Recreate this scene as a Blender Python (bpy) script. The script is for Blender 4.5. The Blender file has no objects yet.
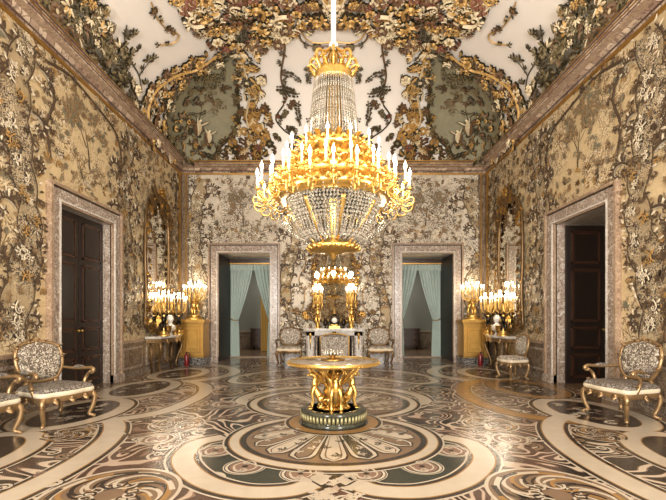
import bpy, bmesh, math, random
import numpy as np
from mathutils import Vector, Matrix
PI = math.pi
rnd = random.Random(7)
scn = bpy.context.scene
C = scn.collection

# ------------------------------------------------------------------ camera, world, light, exposure
F = 410.0; CX = 333.5; HY = 316.0; CH = 1.4
cam = bpy.data.cameras.new('camera'); camo = bpy.data.objects.new('camera', cam); C.objects.link(camo)
cam.sensor_width = 36; cam.lens = F / 666 * 36
cam.shift_x = -(CX - 333) / 666; cam.shift_y = (HY - 250) / 666
cam.clip_start = .05
camo.location = (0, 0, CH); camo.rotation_euler = (PI / 2, 0, 0)
scn.camera = camo
scn.view_settings.view_transform = 'Standard'; scn.view_settings.look = 'None'
scn.view_settings.gamma = 1; scn.view_settings.use_curve_mapping = False
scn.view_settings.exposure = 0.16
scn.cycles.use_denoising = True
scn.cycles.max_bounces = 8; scn.cycles.diffuse_bounces = 4; scn.cycles.glossy_bounces = 4
scn.cycles.sample_clamp_indirect = 4; scn.cycles.sample_clamp_direct = 30
scn.cycles.caustics_reflective = False; scn.cycles.caustics_refractive = False
w = bpy.data.worlds.new('world'); scn.world = w; w.use_nodes = True
w.node_tree.nodes['Background'].inputs[0].default_value = (.85, .92, 1, 1)
w.node_tree.nodes['Background'].inputs[1].default_value = 1.5

def lamp(name, kind, loc, power, col, size=.1, rot=(0, 0, 0), size_y=None):
    l = bpy.data.lights.new(name, kind); l.energy = power; l.color = col
    if kind == 'AREA':
        l.shape = 'RECTANGLE'; l.size = size; l.size_y = size_y or size
    else:
        l.shadow_soft_size = size
    o = bpy.data.objects.new(name, l); C.objects.link(o); o.location = loc; o.rotation_euler = rot
    return o
WARM = (1.0, .87, .70)
XW = 4.65; YB = 12.5; YF = -1.8; Z0 = 5.86
CYC = 5.4                                  # chandelier and table line
# fill lamps added as daylight at two invented windows behind the camera
for wx, wp in ((-2.9, 720), (2.9, 720)):
    lamp('window_light', 'AREA', (wx, YF + .12, 2.6), wp, (1, .95, .88), 1.5, (PI / 2, 0, 0), 3.3)

# ------------------------------------------------------------------ mesh builder
class MB:
    def __init__(s): s.v = []; s.f = []; s.m = []; s.sm = []
    def add(s, vs, fs, mi=0, smooth=False):
        b = len(s.v); s.v += [tuple(p) for p in vs]
        for f in fs: s.f.append([b + i for i in f]); s.m.append(mi); s.sm.append(smooth)
    def box(s, x0, x1, y0, y1, z0, z1, mi=0, rot=0, piv=(0, 0)):
        vs = [(x, y, z) for z in (z0, z1) for x, y in ((x0, y0), (x1, y0), (x1, y1), (x0, y1))]
        if rot:
            c, n = math.cos(rot), math.sin(rot)
            vs = [(piv[0] + (x - piv[0]) * c - (y - piv[1]) * n, piv[1] + (x - piv[0]) * n + (y - piv[1]) * c, z) for x, y, z in vs]
        s.add(vs, [(3, 2, 1, 0), (4, 5, 6, 7), (0, 1, 5, 4), (1, 2, 6, 5), (2, 3, 7, 6), (3, 0, 4, 7)], mi)
        return s
    def lathe(s, prof, loc=(0, 0, 0), seg=16, mi=0, sx=1, sy=1, a0=0, a1=2 * PI, lobes=0, lob=0):
        full = abs(a1 - a0 - 2 * PI) < 1e-6; n = seg if full else seg + 1
        vs = []
        for r, z in prof:
            for k in range(n):
                a = a0 + (a1 - a0) * k / seg
                rr = r * (1 + lob * math.cos(lobes * a)) if lobes else r
                vs.append((loc[0] + rr * math.cos(a) * sx, loc[1] + rr * math.sin(a) * sy, loc[2] + z))
        fs = []
        for i in range(len(prof) - 1):
            for k in range(seg):
                k2 = (k + 1) % n if full else k + 1
                fs.append((i * n + k, i * n + k2, (i + 1) * n + k2, (i + 1) * n + k))
        s.add(vs, fs, mi, True)
        for idx in (0, len(prof) - 1):
            if prof[idx][0] > 1e-4:
                r = [idx * n + k for k in range(n)]
                s.add([vs[i] for i in r], [tuple(range(n))], mi)
        return s
    def sph(s, c, r, mi=0, sx=1, sy=1, sz=1, seg=10, ring=6):
        prof = [(max(r * math.sin(PI * i / ring), 0) + 1e-5, -r * math.cos(PI * i / ring) * sz) for i in range(ring + 1)]
        return s.lathe(prof, c, seg, mi, sx, sy)
    def tube(s, pts, rad, seg=8, mi=0, flat=1.0, caps=True):
        P = [Vector(p) for p in pts]; n = len(P)
        R = rad if isinstance(rad, (list, tuple)) else [rad] * n
        up = None; rings = []
        for i in range(n):
            t = (P[min(i + 1, n - 1)] - P[max(i - 1, 0)])
            if t.length < 1e-9: t = Vector((0, 0, 1))
            t.normalize()
            if up is None:
                up = Vector((0, 0, 1)) if abs(t.z) < .9 else Vector((1, 0, 0))
            a = up - t * up.dot(t)
            if a.length < 1e-6: a = t.orthogonal()
            a.normalize(); up = a; b = t.cross(a)
            rings.append([P[i] + (a * math.cos(2 * PI * k / seg) + b * math.sin(2 * PI * k / seg) * flat) * R[i] for k in range(seg)])
        vs = [p for r in rings for p in r]; fs = []
        for i in range(n - 1):
            for k in range(seg):
                k2 = (k + 1) % seg
                fs.append((i * seg + k, i * seg + k2, (i + 1) * seg + k2, (i + 1) * seg + k))
        if caps:
            fs.append(tuple(range(seg))[::-1]); fs.append(tuple((n - 1) * seg + k for k in range(seg)))
        s.add(vs, fs, mi, True); return s
    def prism(s, poly, fn0, fn1, mi=0):          # poly 2-D, fn maps (a,b)->xyz
        n = len(poly); vs = [fn0(*p) for p in poly] + [fn1(*p) for p in poly]
        fs = [tuple(range(n))[::-1], tuple(range(n, 2 * n))] + [(i, (i + 1) % n, n + (i + 1) % n, n + i) for i in range(n)]
        s.add(vs, fs, mi); return s
    def xf(s, M):
        s.v = [tuple(M @ Vector(p)) for p in s.v]; return s
    def mesh(s, name, mats):
        me = bpy.data.meshes.new(name); me.from_pydata(s.v, [], s.f)
        for m in (mats if isinstance(mats, (list, tuple)) else [mats]): me.materials.append(m)
        me.polygons.foreach_set('material_index', s.m); me.polygons.foreach_set('use_smooth', s.sm)
        bm = bmesh.new(); bm.from_mesh(me); bmesh.ops.recalc_face_normals(bm, faces=bm.faces); bm.to_mesh(me); bm.free()
        me.update(); return me
    def build(s, name, mats, parent=None, **kw):
        o = bpy.data.objects.new(name, s.mesh(name, mats)); C.objects.link(o)
        if parent: o.parent = parent
        for k, v in kw.items(): o[k] = v
        return o

def thing(name, label, cat, loc=(0, 0, 0), rz=0, group=None):
    o = bpy.data.objects.new(name, None); C.objects.link(o); o.location = loc; o.rotation_euler = (0, 0, rz)
    o.empty_display_size = .1
    o['label'] = label; o['category'] = cat
    if group: o['group'] = group
    return o
def tag(o, label, cat, group=None):
    o['label'] = label; o['category'] = cat
    if group: o['group'] = group
    return o
def struct(o): o['kind'] = 'structure'; return o
def copy_tree(o, parent=None):
    c = o.copy(); C.objects.link(c); c.parent = parent
    for ch in list(o.children): copy_tree(ch, c)
    return c
def dup(root, loc, rz, label, group=None, sx=1):
    c = copy_tree(root); c.location = loc; c.rotation_euler = (0, 0, rz); c['label'] = label
    if group: c['group'] = group
    return c

# ------------------------------------------------------------------ materials
def S(r, g, b):
    f = lambda c: (c / 255 / 12.92) if c / 255 <= .04045 else ((c / 255 + .055) / 1.055) ** 2.4
    return (f(r), f(g), f(b), 1)
class NT:
    def __init__(s, name):
        s.m = bpy.data.materials.new(name); s.m.use_nodes = True; s.t = s.m.node_tree
        s.b = s.t.nodes['Principled BSDF']; s.o = s.t.nodes.new('ShaderNodeTexCoord').outputs['Object']
    def n(s, typ, **kw):
        x = s.t.nodes.new(typ)
        for k, v in kw.items(): setattr(x, k, v)
        return x
    def l(s, a, b): s.t.links.new(a, b)
    def noise(s, scale, detail=2, dist=0, rough=.5, vec=None, lac=2):
        x = s.n('ShaderNodeTexNoise'); s.l(vec or s.o, x.inputs['Vector'])
        x.inputs['Scale'].default_value = scale; x.inputs['Detail'].default_value = detail
        x.inputs['Distortion'].default_value = dist; x.inputs['Roughness'].default_value = rough
        return x.outputs[0]
    def math(s, op, a, b=None):
        x = s.n('ShaderNodeMath', operation=op)
        for i, q in enumerate((a, b)):
            if q is None: continue
            if isinstance(q, (int, float)): x.inputs[i].default_value = q
            else: s.l(q, x.inputs[i])
        return x.outputs[0]
    def ramp(s, fac, stops, interp='LINEAR'):
        x = s.n('ShaderNodeValToRGB'); s.l(fac, x.inputs[0]); cr = x.color_ramp; cr.interpolation = interp
        while len(cr.elements) < len(stops): cr.elements.new(.5)
        for e, (p, c) in zip(cr.elements, stops): e.position = p; e.color = c
        return x.outputs[0]
    def mix(s, fac, a, b, mode='MIX'):
        x = s.n('ShaderNodeMix', data_type='RGBA', blend_type=mode)
        for i, q in ((0, fac), (6, a), (7, b)):
            if isinstance(q, (int, float, tuple)): x.inputs[i].default_value = q
            else: s.l(q, x.inputs[i])
        return x.outputs[2]
    def contour(s, scale, freq, dist=.6, detail=1.5, vec=None):      # curly lines: iso-lines of a noise field
        v = s.noise(scale, detail, dist, .5, vec)
        return s.math('SINE', s.math('MULTIPLY', v, freq))
    def bump(s, h, st=.3, d=.01):
        x = s.n('ShaderNodeBump'); x.inputs['Strength'].default_value = st; x.inputs['Distance'].default_value = d
        s.l(h, x.inputs['Height']); s.l(x.outputs[0], s.b.inputs['Normal'])
    def done(s, col, rough=.5, metal=0, spec=.5, **kw):
        if isinstance(col, tuple): s.b.inputs['Base Color'].default_value = col
        else: s.l(col, s.b.inputs['Base Color'])
        if isinstance(rough, (int, float)): s.b.inputs['Roughness'].default_value = rough
        else: s.l(rough, s.b.inputs['Roughness'])
        s.b.inputs['Metallic'].default_value = metal
        s.b.inputs['Specular IOR Level'].default_value = spec
        for k, v in kw.items(): s.b.inputs[k].default_value = v
        return s.m
def plain(name, col, rough=.5, metal=0, var=.12, sc=12, spec=.5, **kw):
    t = NT(name); c = t.mix(t.noise(sc, 3), tuple(x * (1 - var) for x in col[:3]) + (1,), tuple(min(1, x * (1 + var)) for x in col[:3]) + (1,))
    return t.done(c, rough, metal, spec, **kw)

M = {}
# embroidered silk of the walls (cream ground with fine tendrils) and the dense embroidery of the bands
def silk(name, base, tend, dens, sc=2.2, fr=55):
    t = NT(name)
    a = t.contour(sc, fr, .9, 2.0); b = t.contour(sc * 2.3, fr * .8, .5, 2.0)
    mask = t.noise(1.1, 2, .3)
    la = t.ramp(a, [(0, (0, 0, 0, 1)), (.62 - dens * .5, (0, 0, 0, 1)), (.80 - dens * .5, (1, 1, 1, 1))])
    lb = t.ramp(b, [(0, (0, 0, 0, 1)), (.70 - dens * .5, (0, 0, 0, 1)), (.88 - dens * .5, (1, 1, 1, 1))])
    mk = t.ramp(mask, [(.44 - dens * .25, (.12, .12, .12, 1)), (.56 - dens * .25, (1, 1, 1, 1))])
    l = t.math('MULTIPLY', t.math('MAXIMUM', la, lb), mk)
    c = t.mix(l, t.mix(t.noise(5, 3), base, tuple(x * .82 for x in base[:3]) + (1,)), tend)
    hi = t.ramp(t.contour(sc * 3.1, fr, .5, 1), [(.80, (0, 0, 0, 1)), (.95, (1, 1, 1, 1))])
    c = t.mix(t.math('MULTIPLY', hi, t.math('MULTIPLY', mk, .7)), c, S(232, 222, 200))
    t.bump(l, .35, .01)
    return t.done(c, .62, 0, .3)
M['silk'] = silk('cream_silk', S(212, 188, 146), S(122, 98, 66), .0)
M['silk_back'] = silk('pale_silk', S(226, 214, 194), S(88, 72, 56), .2, 3.6, 60)
M['dense'] = silk('dense_embroidery', S(184, 162, 126), S(56, 42, 30), .32, 3.8, 60)
M['th_dark'] = plain('dark_brown_thread', S(74, 57, 40), .6, 0, .25, 40)
M['th_mid'] = plain('brown_thread', S(134, 109, 77), .6, 0, .25, 40)
M['th_pale'] = plain('silver_thread', S(222, 208, 182), .42, .25, .15, 40)
M['th_gold'] = plain('ochre_thread', S(178, 140, 84), .5, .3, .2, 40)
M['th_grey'] = plain('grey_green_thread', S(116, 112, 92), .6, 0, .2, 40)
ORN = ['th_dark', 'th_mid', 'th_pale', 'th_gold', 'th_grey', 'dense']
# ceiling stucco
t = NT('white_stucco'); M['stucco'] = t.done(t.mix(t.noise(1.4, 4), S(242, 233, 223), S(250, 243, 234)), .7)
M['c_dark'] = plain('dark_green_stucco', S(66, 58, 38), .5, 0, .35, 14)
M['c_brown'] = plain('brown_stucco', S(112, 82, 54), .5, 0, .35, 14)
M['c_gold'] = plain('gilt_stucco', S(196, 156, 92), .42, .25, .3, 14)
M['c_cream'] = plain('cream_stucco', S(226, 208, 172), .55, 0, .14, 14)
M['c_olive'] = plain('olive_stucco', S(120, 106, 74), .55, 0, .3, 14)
M['c_rust'] = plain('rust_stucco', S(132, 84, 62), .55, 0, .3, 14)
t = NT('grey_green_panel'); M['c_panel'] = t.done(t.mix(t.noise(6, 4, 1), S(124, 118, 92), S(156, 149, 122)), .75)
CEI = ['c_dark', 'c_brown', 'c_gold', 'c_cream', 'c_olive', 'c_rust', 'c_panel']
# marbles
def marble(name, a, b, vein, sc=3, rough=.22, br=.5, brick=False):
    t = NT(name); n1 = t.noise(sc, 5, 1.2, .6); n2 = t.noise(sc * 1.7, 4, 2.4, .55)
    c = t.ramp(n1, [(.32, a), (.5, b), (.68, a)])
    v = t.ramp(t.math('ABSOLUTE', t.math('SUBTRACT', n2, .5)), [(0, (1, 1, 1, 1)), (.035, (0, 0, 0, 1))])
    v2 = t.ramp(t.noise(sc * 3.2, 5, 1.5, .65), [(.55, (0, 0, 0, 1)), (.62, (1, 1, 1, 1))])
    c = t.mix(t.math('MULTIPLY', v, .85), c, vein); c = t.mix(t.math('MULTIPLY', v2, br), c, vein)
    return t.done(c, rough)
M['marble_case'] = marble('grey_brown_marble', S(214, 204, 190), S(150, 130, 114), S(74, 54, 46), 6.5, .25, .8)
M['marble_white'] = marble('white_marble', S(226, 220, 210), S(196, 188, 178), S(140, 128, 118), 5, .18, .2)
M['marble_dark'] = marble('dark_marble', S(70, 60, 52), S(110, 96, 82), S(190, 176, 156), 4, .2, .25)
M['marble_black'] = marble('black_white_marble', S(34, 32, 32), S(52, 48, 46), S(200, 196, 190), 6, .2, .5)
M['marble_dado'] = marble('dado_marble', S(96, 78, 62), S(142, 122, 100), S(54, 42, 34), 4, .22, .6)
M['marble_green'] = marble('green_marble', S(50, 52, 44), S(76, 76, 62), S(30, 30, 26), 5, .15, .3)
t = NT('cornice_marble')
sx_ = t.n('ShaderNodeSeparateXYZ'); t.l(t.o, sx_.inputs[0]); cb_ = t.n('ShaderNodeCombineXYZ')
t.l(t.math('ADD', sx_.outputs[0], sx_.outputs[1]), cb_.inputs[0]); t.l(t.math('MULTIPLY', sx_.outputs[2], 1.0), cb_.inputs[1])
bk = t.n('ShaderNodeTexBrick'); t.l(cb_.outputs[0], bk.inputs[0]); bk.inputs['Scale'].default_value = 4.5; bk.inputs['Mortar Size'].default_value = .03
bk.inputs['Color1'].default_value = S(204, 182, 158); bk.inputs['Color2'].default_value = S(138, 110, 92); bk.inputs['Mortar'].default_value = S(70, 50, 40); bk.inputs['Brick Width'].default_value = .8; bk.inputs['Row Height'].default_value = .3
M['marble_cornice'] = t.done(t.mix(t.ramp(t.noise(9, 5, 1, .65), [(.52, (0, 0, 0, 1)), (.6, (.8, .8, .8, 1))]), bk.outputs[0], S(90, 66, 54)), .35)
M['marble_cornice2'] = marble('cornice_marble_pale', S(190, 166, 140), S(150, 124, 100), S(92, 70, 54), 6, .3, .5)
# metals, woods, cloth
M['gold'] = plain('polished_gilt', S(218, 178, 100), .32, .88, .36, 26)
M['gold_dull'] = plain('dull_gilt', S(176, 136, 72), .36, .9, .3, 16)
M['gold_yellow'] = plain('yellow_gilt_wood', S(196, 152, 78), .34, .6, .2, 8)
M['frame_gilt'] = plain('dark_carved_gilt', S(112, 86, 54), .38, .6, .4, 18)
M['silver_gilt'] = plain('worn_silver_gilt_wood', S(148, 120, 84), .34, .65, .3, 22)
M['ebony'] = plain('dark_mahogany', S(34, 23, 18), .45, 0, .3, 6)
M['ebony2'] = plain('dark_mahogany_moulding', S(66, 44, 33), .25, 0, .3, 6)
M['bronze'] = plain('dark_bronze', S(44, 36, 28), .32, .8, .2, 12)
M['candle'] = plain('candle_wax', S(246, 240, 226), .5, 0, .03)
M['red'] = plain('red_enamel', S(112, 20, 24), .3, 0, .06)
M['black'] = plain('black_rubber', S(20, 20, 20), .5, 0, .1)
M['bust'] = plain('white_biscuit', S(232, 226, 214), .5, 0, .05)
t = NT('candle_flame'); t.b.inputs['Emission Color'].default_value = (1, .82, .55, 1); t.b.inputs['Emission Strength'].default_value = 16; M['flame'] = t.done(S(255, 240, 210), .5)
t = NT('mirror_glass'); M['mirror'] = t.done(S(226, 222, 210), .02, 1)
t = NT('crystal')
M['crystal'] = t.done(t.mix(t.ramp(t.noise(60, 2), [(.4, (0, 0, 0, 1)), (.6, (1, 1, 1, 1))]), S(120, 110, 94), S(206, 198, 182)), .14, .35, .8)
t = NT('clear_glass'); M['glass'] = t.done((1, 1, 1, 1), .02, 0, .5, **{'Transmission Weight': 1.0, 'IOR': 1.3})
def cloth_pat(name, base, thr, dark, sc=26, fr=22):
    t = NT(name); a = t.contour(sc, fr, 1.0, 1.5)
    c = t.ramp(a, [(0, dark), (.34, base), (.56, base), (.66, thr), (1, thr)])
    t.bump(a, .3, .004); return t.done(c, .55, .05)
M['uphol'] = cloth_pat('embroidered_upholstery', S(142, 130, 114), S(196, 186, 168), S(84, 72, 60))
M['uphol_seat'] = cloth_pat('embroidered_seat_cloth', S(112, 102, 92), S(156, 148, 136), S(76, 66, 58), 32)
M['uphol_light'] = cloth_pat('pale_embroidered_cloth', S(164, 152, 134), S(206, 198, 184), S(110, 96, 80), 24)
M['seat_edge'] = plain('cream_fringe', S(206, 192, 166), .6, 0, .15, 40)
t = NT('grey_blue_curtain_silk'); M['curtain'] = t.done(t.mix(t.noise(5, 3), S(184, 200, 192), S(206, 218, 210)), .55, 0, .4, **{'Sheen Weight': .3})
M['mustard'] = plain('mustard_silk', S(176, 136, 56), .5)
M['room_wall'] = plain('grey_plaster', S(122, 120, 108), .7, 0, .06, 2)
M['plinth_mount'] = plain('grey_green_gilt_mount', S(150, 142, 104), .4, .5, .3, 20)
M['tabletop'] = marble('inlaid_tabletop', S(116, 102, 88), S(150, 138, 122), S(80, 62, 50), 9, .04, .4)

# floor marbles (all polished)
FR = .2
def fl(name, col, var=.14, sc=5):
    t = NT(name); c = t.mix(t.noise(sc, 4, .8), tuple(x * (1 - var) for x in col[:3]) + (1,), tuple(x * (1 + var) for x in col[:3]) + (1,))
    r = t.math('ADD', t.math('MULTIPLY', t.noise(9, 3), .16), FR - .06)
    return t.done(c, r, 0, .5)
M['f_cream'] = fl('cream_floor_marble', S(174, 160, 140))
M['f_dark'] = fl('dark_floor_marble', S(50, 42, 36))
M['f_green'] = fl('green_floor_marble', S(48, 50, 42), .2)
M['f_rose'] = fl('rose_floor_marble', S(122, 96, 80))
M['f_brown'] = fl('brown_floor_marble', S(112, 90, 70))
M['f_gold'] = fl('ochre_floor_marble', S(140, 104, 60))
t = NT('scrolled_floor_marble')
a = t.contour(1.35, 64, 1.0, .6)
c = t.ramp(a, [(0, S(42, 35, 30)), (.33, S(52, 43, 36)), (.38, S(112, 92, 76)), (.66, S(126, 104, 86)), (.71, S(188, 170, 148)), (1, S(178, 160, 138))])
b2 = t.ramp(t.noise(.9, 1), [(.44, (0, 0, 0, 1)), (.5, (1, 1, 1, 1))])
c = t.mix(t.math('MULTIPLY', b2, .3), c, S(120, 86, 70))
M['f_swirl'] = t.done(c, t.math('ADD', t.math('MULTIPLY', t.noise(9, 3), .16), FR - .06), 0, .5)
FLO = ['f_cream', 'f_dark', 'f_green', 'f_rose', 'f_brown', 'f_gold', 'f_swirl']

# ------------------------------------------------------------------ ornament engine
class Plane:
    def __init__(s, n): s.n = np.array(n, float)
    def project(s, P): return P
    def normal(s, P): return np.tile(s.n, (len(P), 1))
class Vault:
    a = XW; r = 3.3; c = 2.35; yc = (YB + YF) / 2; b = (YB - YF) / 2; p = 8.0; z0 = Z0 + .1
    def Fv(s, P):
        nx = np.maximum(0, np.abs(P[:, 0]) - (s.a - s.r)) / s.r; ny = np.maximum(0, np.abs(P[:, 1] - s.yc) - (s.b - s.r)) / s.r
        d = (nx ** s.p + ny ** s.p) ** (1 / s.p)
        zz = np.maximum(0, P[:, 2] - s.z0) / s.c
        return d ** 2.3 + zz ** 2.3 - 1
    def hit(s, O, D, hi=40.0):
        n = len(D); lo = np.zeros(n); h = np.full(n, hi)
        for _ in range(44):
            m = (lo + h) / 2; f = s.Fv(O + D * m[:, None]); ins = f < 0
            lo = np.where(ins, m, lo); h = np.where(ins, h, m)
        return O + D * lo[:, None]
    def project(s, P):
        O = np.zeros_like(P); O[:, 1] = np.clip(P[:, 1], s.yc - s.b + s.r, s.yc + s.b - s.r); O[:, 2] = s.z0 - .6
        D = P - O; D /= np.linalg.norm(D, axis=1)[:, None] + 1e-9
        return s.hit(O, D)
    def normal(s, P):
        e = 1e-3; g = np.stack([(s.Fv(P + e * np.eye(3)[i]) - s.Fv(P - e * np.eye(3)[i])) for i in range(3)], 1)
        return -g / (np.linalg.norm(g, axis=1)[:, None] + 1e-12)
VA = Vault()
def at_ceil(px, py):
    px = np.atleast_1d(np.array(px, float)); py = np.atleast_1d(np.array(py, float))
    D = np.stack([(px - CX) / F, np.ones_like(px), -(py - HY) / F], 1); D /= np.linalg.norm(D, axis=1)[:, None]
    O = np.tile([0, 0, CH], (len(px), 1)).astype(float)
    return VA.hit(O, D)

class Orn:
    """collects raised ribbons lying on a surface; one mesh in the end"""
    def __init__(s, surf, eps=.0004, rel=1.0, minh=.001):
        s.surf = surf; s.V = []; s.H = []; s.Fq = []; s.Mi = []; s.n = 0; s.k = 0; s.outl = None; s.eps = eps; s.rel = rel; s.minh = minh
        s.frame(np.zeros(3), np.array([1., 0, 0]), np.array([0., 1, 0]))
    def frame(s, o, t1, t2): s.o = np.array(o, float); s.t1 = np.array(t1, float); s.t2 = np.array(t2, float); s.fn = np.cross(s.t1, s.t2)
    def lift(s, P): P = np.asarray(P, float); return s.o + P[:, :1] * s.t1 + P[:, 1:2] * s.t2
    def base(s, lay): s.k += 1; return s.minh + lay + (s.k % 37) * s.eps
    def stroke3(s, P, w, mi, rel=0, lay=0, nrm=None, closed=False):
        P = np.asarray(P, float); n = len(P); w = np.broadcast_to(np.asarray(w, float), (n,))
        if closed: T = np.roll(P, -1, 0) - np.roll(P, 1, 0)
        else: T = np.gradient(P, axis=0)
        N = s.surf.normal(P) if nrm is None else np.tile(nrm, (n, 1))
        sd = np.cross(T, N); sd /= np.linalg.norm(sd, axis=1)[:, None] + 1e-9
        L = P - sd * w[:, None]; R = P + sd * w[:, None]; b = s.base(lay)
        if rel * s.rel > 0:
            V = np.concatenate([L, P, R]); H = np.concatenate([np.full(n, b), b + rel * s.rel * w, np.full(n, b)]); cols = 3
        else: V = np.concatenate([L, R]); H = np.full(2 * n, b); cols = 2
        i = np.arange(n if closed else n - 1); j = (i + 1) % n; q = []
        for c in range(cols - 1): q.append(np.stack([i + c * n, i + (c + 1) * n, j + (c + 1) * n, j + c * n], 1))
        q = np.concatenate(q) + s.n
        s.V.append(V); s.H.append(H); s.Fq.append(q); s.Mi.append(np.full(len(q), mi)); s.n += len(V)
    def stroke(s, P, w, mi, rel=.5, lay=0, closed=False): s.stroke3(s.lift(P), w, mi, rel, lay, s.fn, closed)
    def disc(s, x, y, r, mi, lay=0, seg=12, sx=1, ring=0.0):
        a = np.linspace(0, 2 * PI, seg, endpoint=False)
        rr = (r + ring) / 2 if ring else r / 2
        s.stroke(np.stack([x + sx * rr * np.cos(a), y + rr * np.sin(a)], 1), (r - ring) / 2 if ring else r / 2, mi, 0, lay, True)
    def poly3(s, P, mi, lay=0, cen=None):               # star-shaped patch with inner rings
        P = np.asarray(P, float); n = len(P); c = P.mean(0) if cen is None else cen; b = s.base(lay); K = 5
        rows = [c + (P - c) * (k / K if k else .004) for k in range(0, K + 1)]; K += 1
        V = np.concatenate(rows); H = np.full(len(V), b); i = np.arange(n); j = (i + 1) % n; q = []
        for k in range(K - 1): q.append(np.stack([i + k * n, j + k * n, j + (k + 1) * n, i + (k + 1) * n], 1))
        q = np.concatenate(q) + s.n
        s.V.append(V); s.H.append(H); s.Fq.append(q); s.Mi.append(np.full(len(q), mi)); s.n += len(V)
    def poly(s, P, mi, lay=0): s.poly3(s.lift(P), mi, lay)
    # motifs
    def leaf(s, x, y, a, L, W, mi, rel=.6, lay=0, bend=None, n=6):
        t = np.linspace(0, 1, n); bend = rnd.uniform(-.8, .8) if bend is None else bend
        h = a + bend * t; dx = np.cumsum(np.cos(h)) * L / n; dy = np.sin(h).cumsum() * L / n
        wd = W * np.sin(PI * np.clip(t * .92 + .06, 0, 1)) ** .8; Q = np.stack([x + dx, y + dy], 1)
        if s.outl is not None and mi != s.outl: s.stroke(Q, wd * 1.25 + W * .12, s.outl, 0, lay)
        s.stroke(Q, wd, mi, rel, lay + s.eps * 40)
    def curl(s, x, y, a, L, w, d, mi, mi2=None, rel=.6, lay=0, leaves=True, turns=1.5, n=18):
        t = np.linspace(0, 1, n); h = a + d * turns * 2 * PI * (t ** 1.7)
        st = L / n * (1 - .55 * t); X = x + np.cumsum(np.cos(h) * st); Y = y + np.cumsum(np.sin(h) * st)
        P = np.stack([X, Y], 1)
        if mi2 is not None:
            s.stroke(P, w * (1.0 - .55 * t) * 1.7, mi2, 0, lay)
        s.stroke(P, w * (1.0 - .55 * t), mi, rel, lay + s.eps * 40)
        if leaves:
            for k in range(2, n - 4):
                hh = h[k] - d * rnd.uniform(.5, 1.0); l = L * .15 * (1 - .5 * t[k]) * rnd.uniform(.6, 1.3)
                s.leaf(X[k], Y[k], hh, l, l * .2, mi if k % 4 else (mi2 if mi2 is not None else mi), rel, lay, d * -.9, 5)
    def flower(s, x, y, r, mi, mi2, lay=0, rel=.5, n=6):
        a0 = rnd.uniform(0, 1)
        for k in range(n):
            a = a0 + 2 * PI * k / n; s.leaf(x, y, a, r, r * .42, mi, rel, lay, .1, 5)
        s.disc(x, y, r * .3, mi2, lay + s.eps * 60, 8)
    def sprig(s, x, y, a, L, mi, mi2, lay=0, rel=.4, n=10, lw=1.0):
        t = np.linspace(0, 1, n); h = a + rnd.uniform(-1.2, 1.2) * t
        X = x + np.cumsum(np.cos(h)) * L / n; Y = y + np.cumsum(np.sin(h)) * L / n
        s.stroke(np.stack([X, Y], 1), L * .018 * lw * (1.2 - t), mi2, rel, lay)
        for k in range(1, n):
            for sd in (-1, 1):
                l = L * .2 * rnd.uniform(.6, 1.2)
                s.leaf(X[k], Y[k], h[k] + sd * rnd.uniform(.5, 1.1), l, l * .24 * lw, mi, rel, lay, sd * .4, 4)
    def tree(s, x, y, L, mi, mi2, mi3, a=PI / 2, dep=0):
        n = 6; t = np.linspace(0, 1, n); h = a + rnd.uniform(-.5, .5) * t
        X = x + np.cumsum(np.cos(h)) * L / n; Y = y + np.cumsum(np.sin(h)) * L / n
        s.stroke(np.stack([X, Y], 1), L * .02 * (1.3 - t), mi2, .3)
        if dep < 3:
            for k in (2, 3, 4, 5):
                if rnd.random() < .8: s.tree(X[k], Y[k], L * rnd.uniform(.4, .62), mi, mi2, mi3, h[k] + rnd.choice((-1, 1)) * rnd.uniform(.4, 1.1), dep + 1)
        if dep >= 1:
            for k in range(6):
                l = .05 + L * .16; s.leaf(X[-1], Y[-1], rnd.uniform(0, 6.28), l, l * .28, mi if rnd.random() < .7 else mi3, .2, 0, None, 4)
    def fill(s, inside, box, cell, size, pal, lay=0, rel=.5, kinds='cfls'):
        x0, x1, y0, y1 = box; y = y0
        while y < y1:
            x = x0
            while x < x1:
                px = x + rnd.uniform(-.5, .5) * cell; py = y + rnd.uniform(-.5, .5) * cell
                if inside(px, py): s.motif(px, py, size * rnd.uniform(.7, 1.25), pal, lay, rel, kinds)
                x += cell
            y += cell
    def motif(s, px, py, z, pal, lay=0, rel=.5, kinds='cfls', a=None):
        k = rnd.choice(kinds); a = rnd.uniform(0, 6.28) if a is None else a; m1 = rnd.choice(pal); m2 = rnd.choice(pal)
        if k == 'c': s.curl(px, py, a, z * 1.6, z * .06, rnd.choice((-1, 1)), m1, s.outl if s.outl is not None and m1 != s.outl else m2, rel, lay, True, rnd.uniform(1.0, 1.7))
        elif k == 'd': s.curl(px, py, a, z * 1.9, z * .05, rnd.choice((-1, 1)), m1, s.outl, rel, lay, False, rnd.uniform(1.0, 1.7), 24)
        elif k == 'f': s.flower(px, py, z * .36, m1, m2, lay, rel)
        elif k == 'l':
            for q in range(5): s.leaf(px, py, a + q * .5, z * .6, z * .085, m1 if q % 2 else m2, rel, lay, None, 5)
        else: s.sprig(px, py, a, z * 1.1, m1, m2, lay, rel, 7, 1.5)
    def arrays(s, mirror=False):
        V = np.concatenate(s.V); H = np.concatenate(s.H); Q = np.concatenate(s.Fq); Mi = np.concatenate(s.Mi)
        V = s.surf.project(V); N = s.surf.normal(V); V = V + N * H[:, None]
        if mirror:
            V2 = V * np.array([-1, 1, 1]); Q2 = Q[:, ::-1] + len(V); V = np.concatenate([V, V2]); Q = np.concatenate([Q, Q2]); Mi = np.concatenate([Mi, Mi])
        return V, Q, Mi
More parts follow.
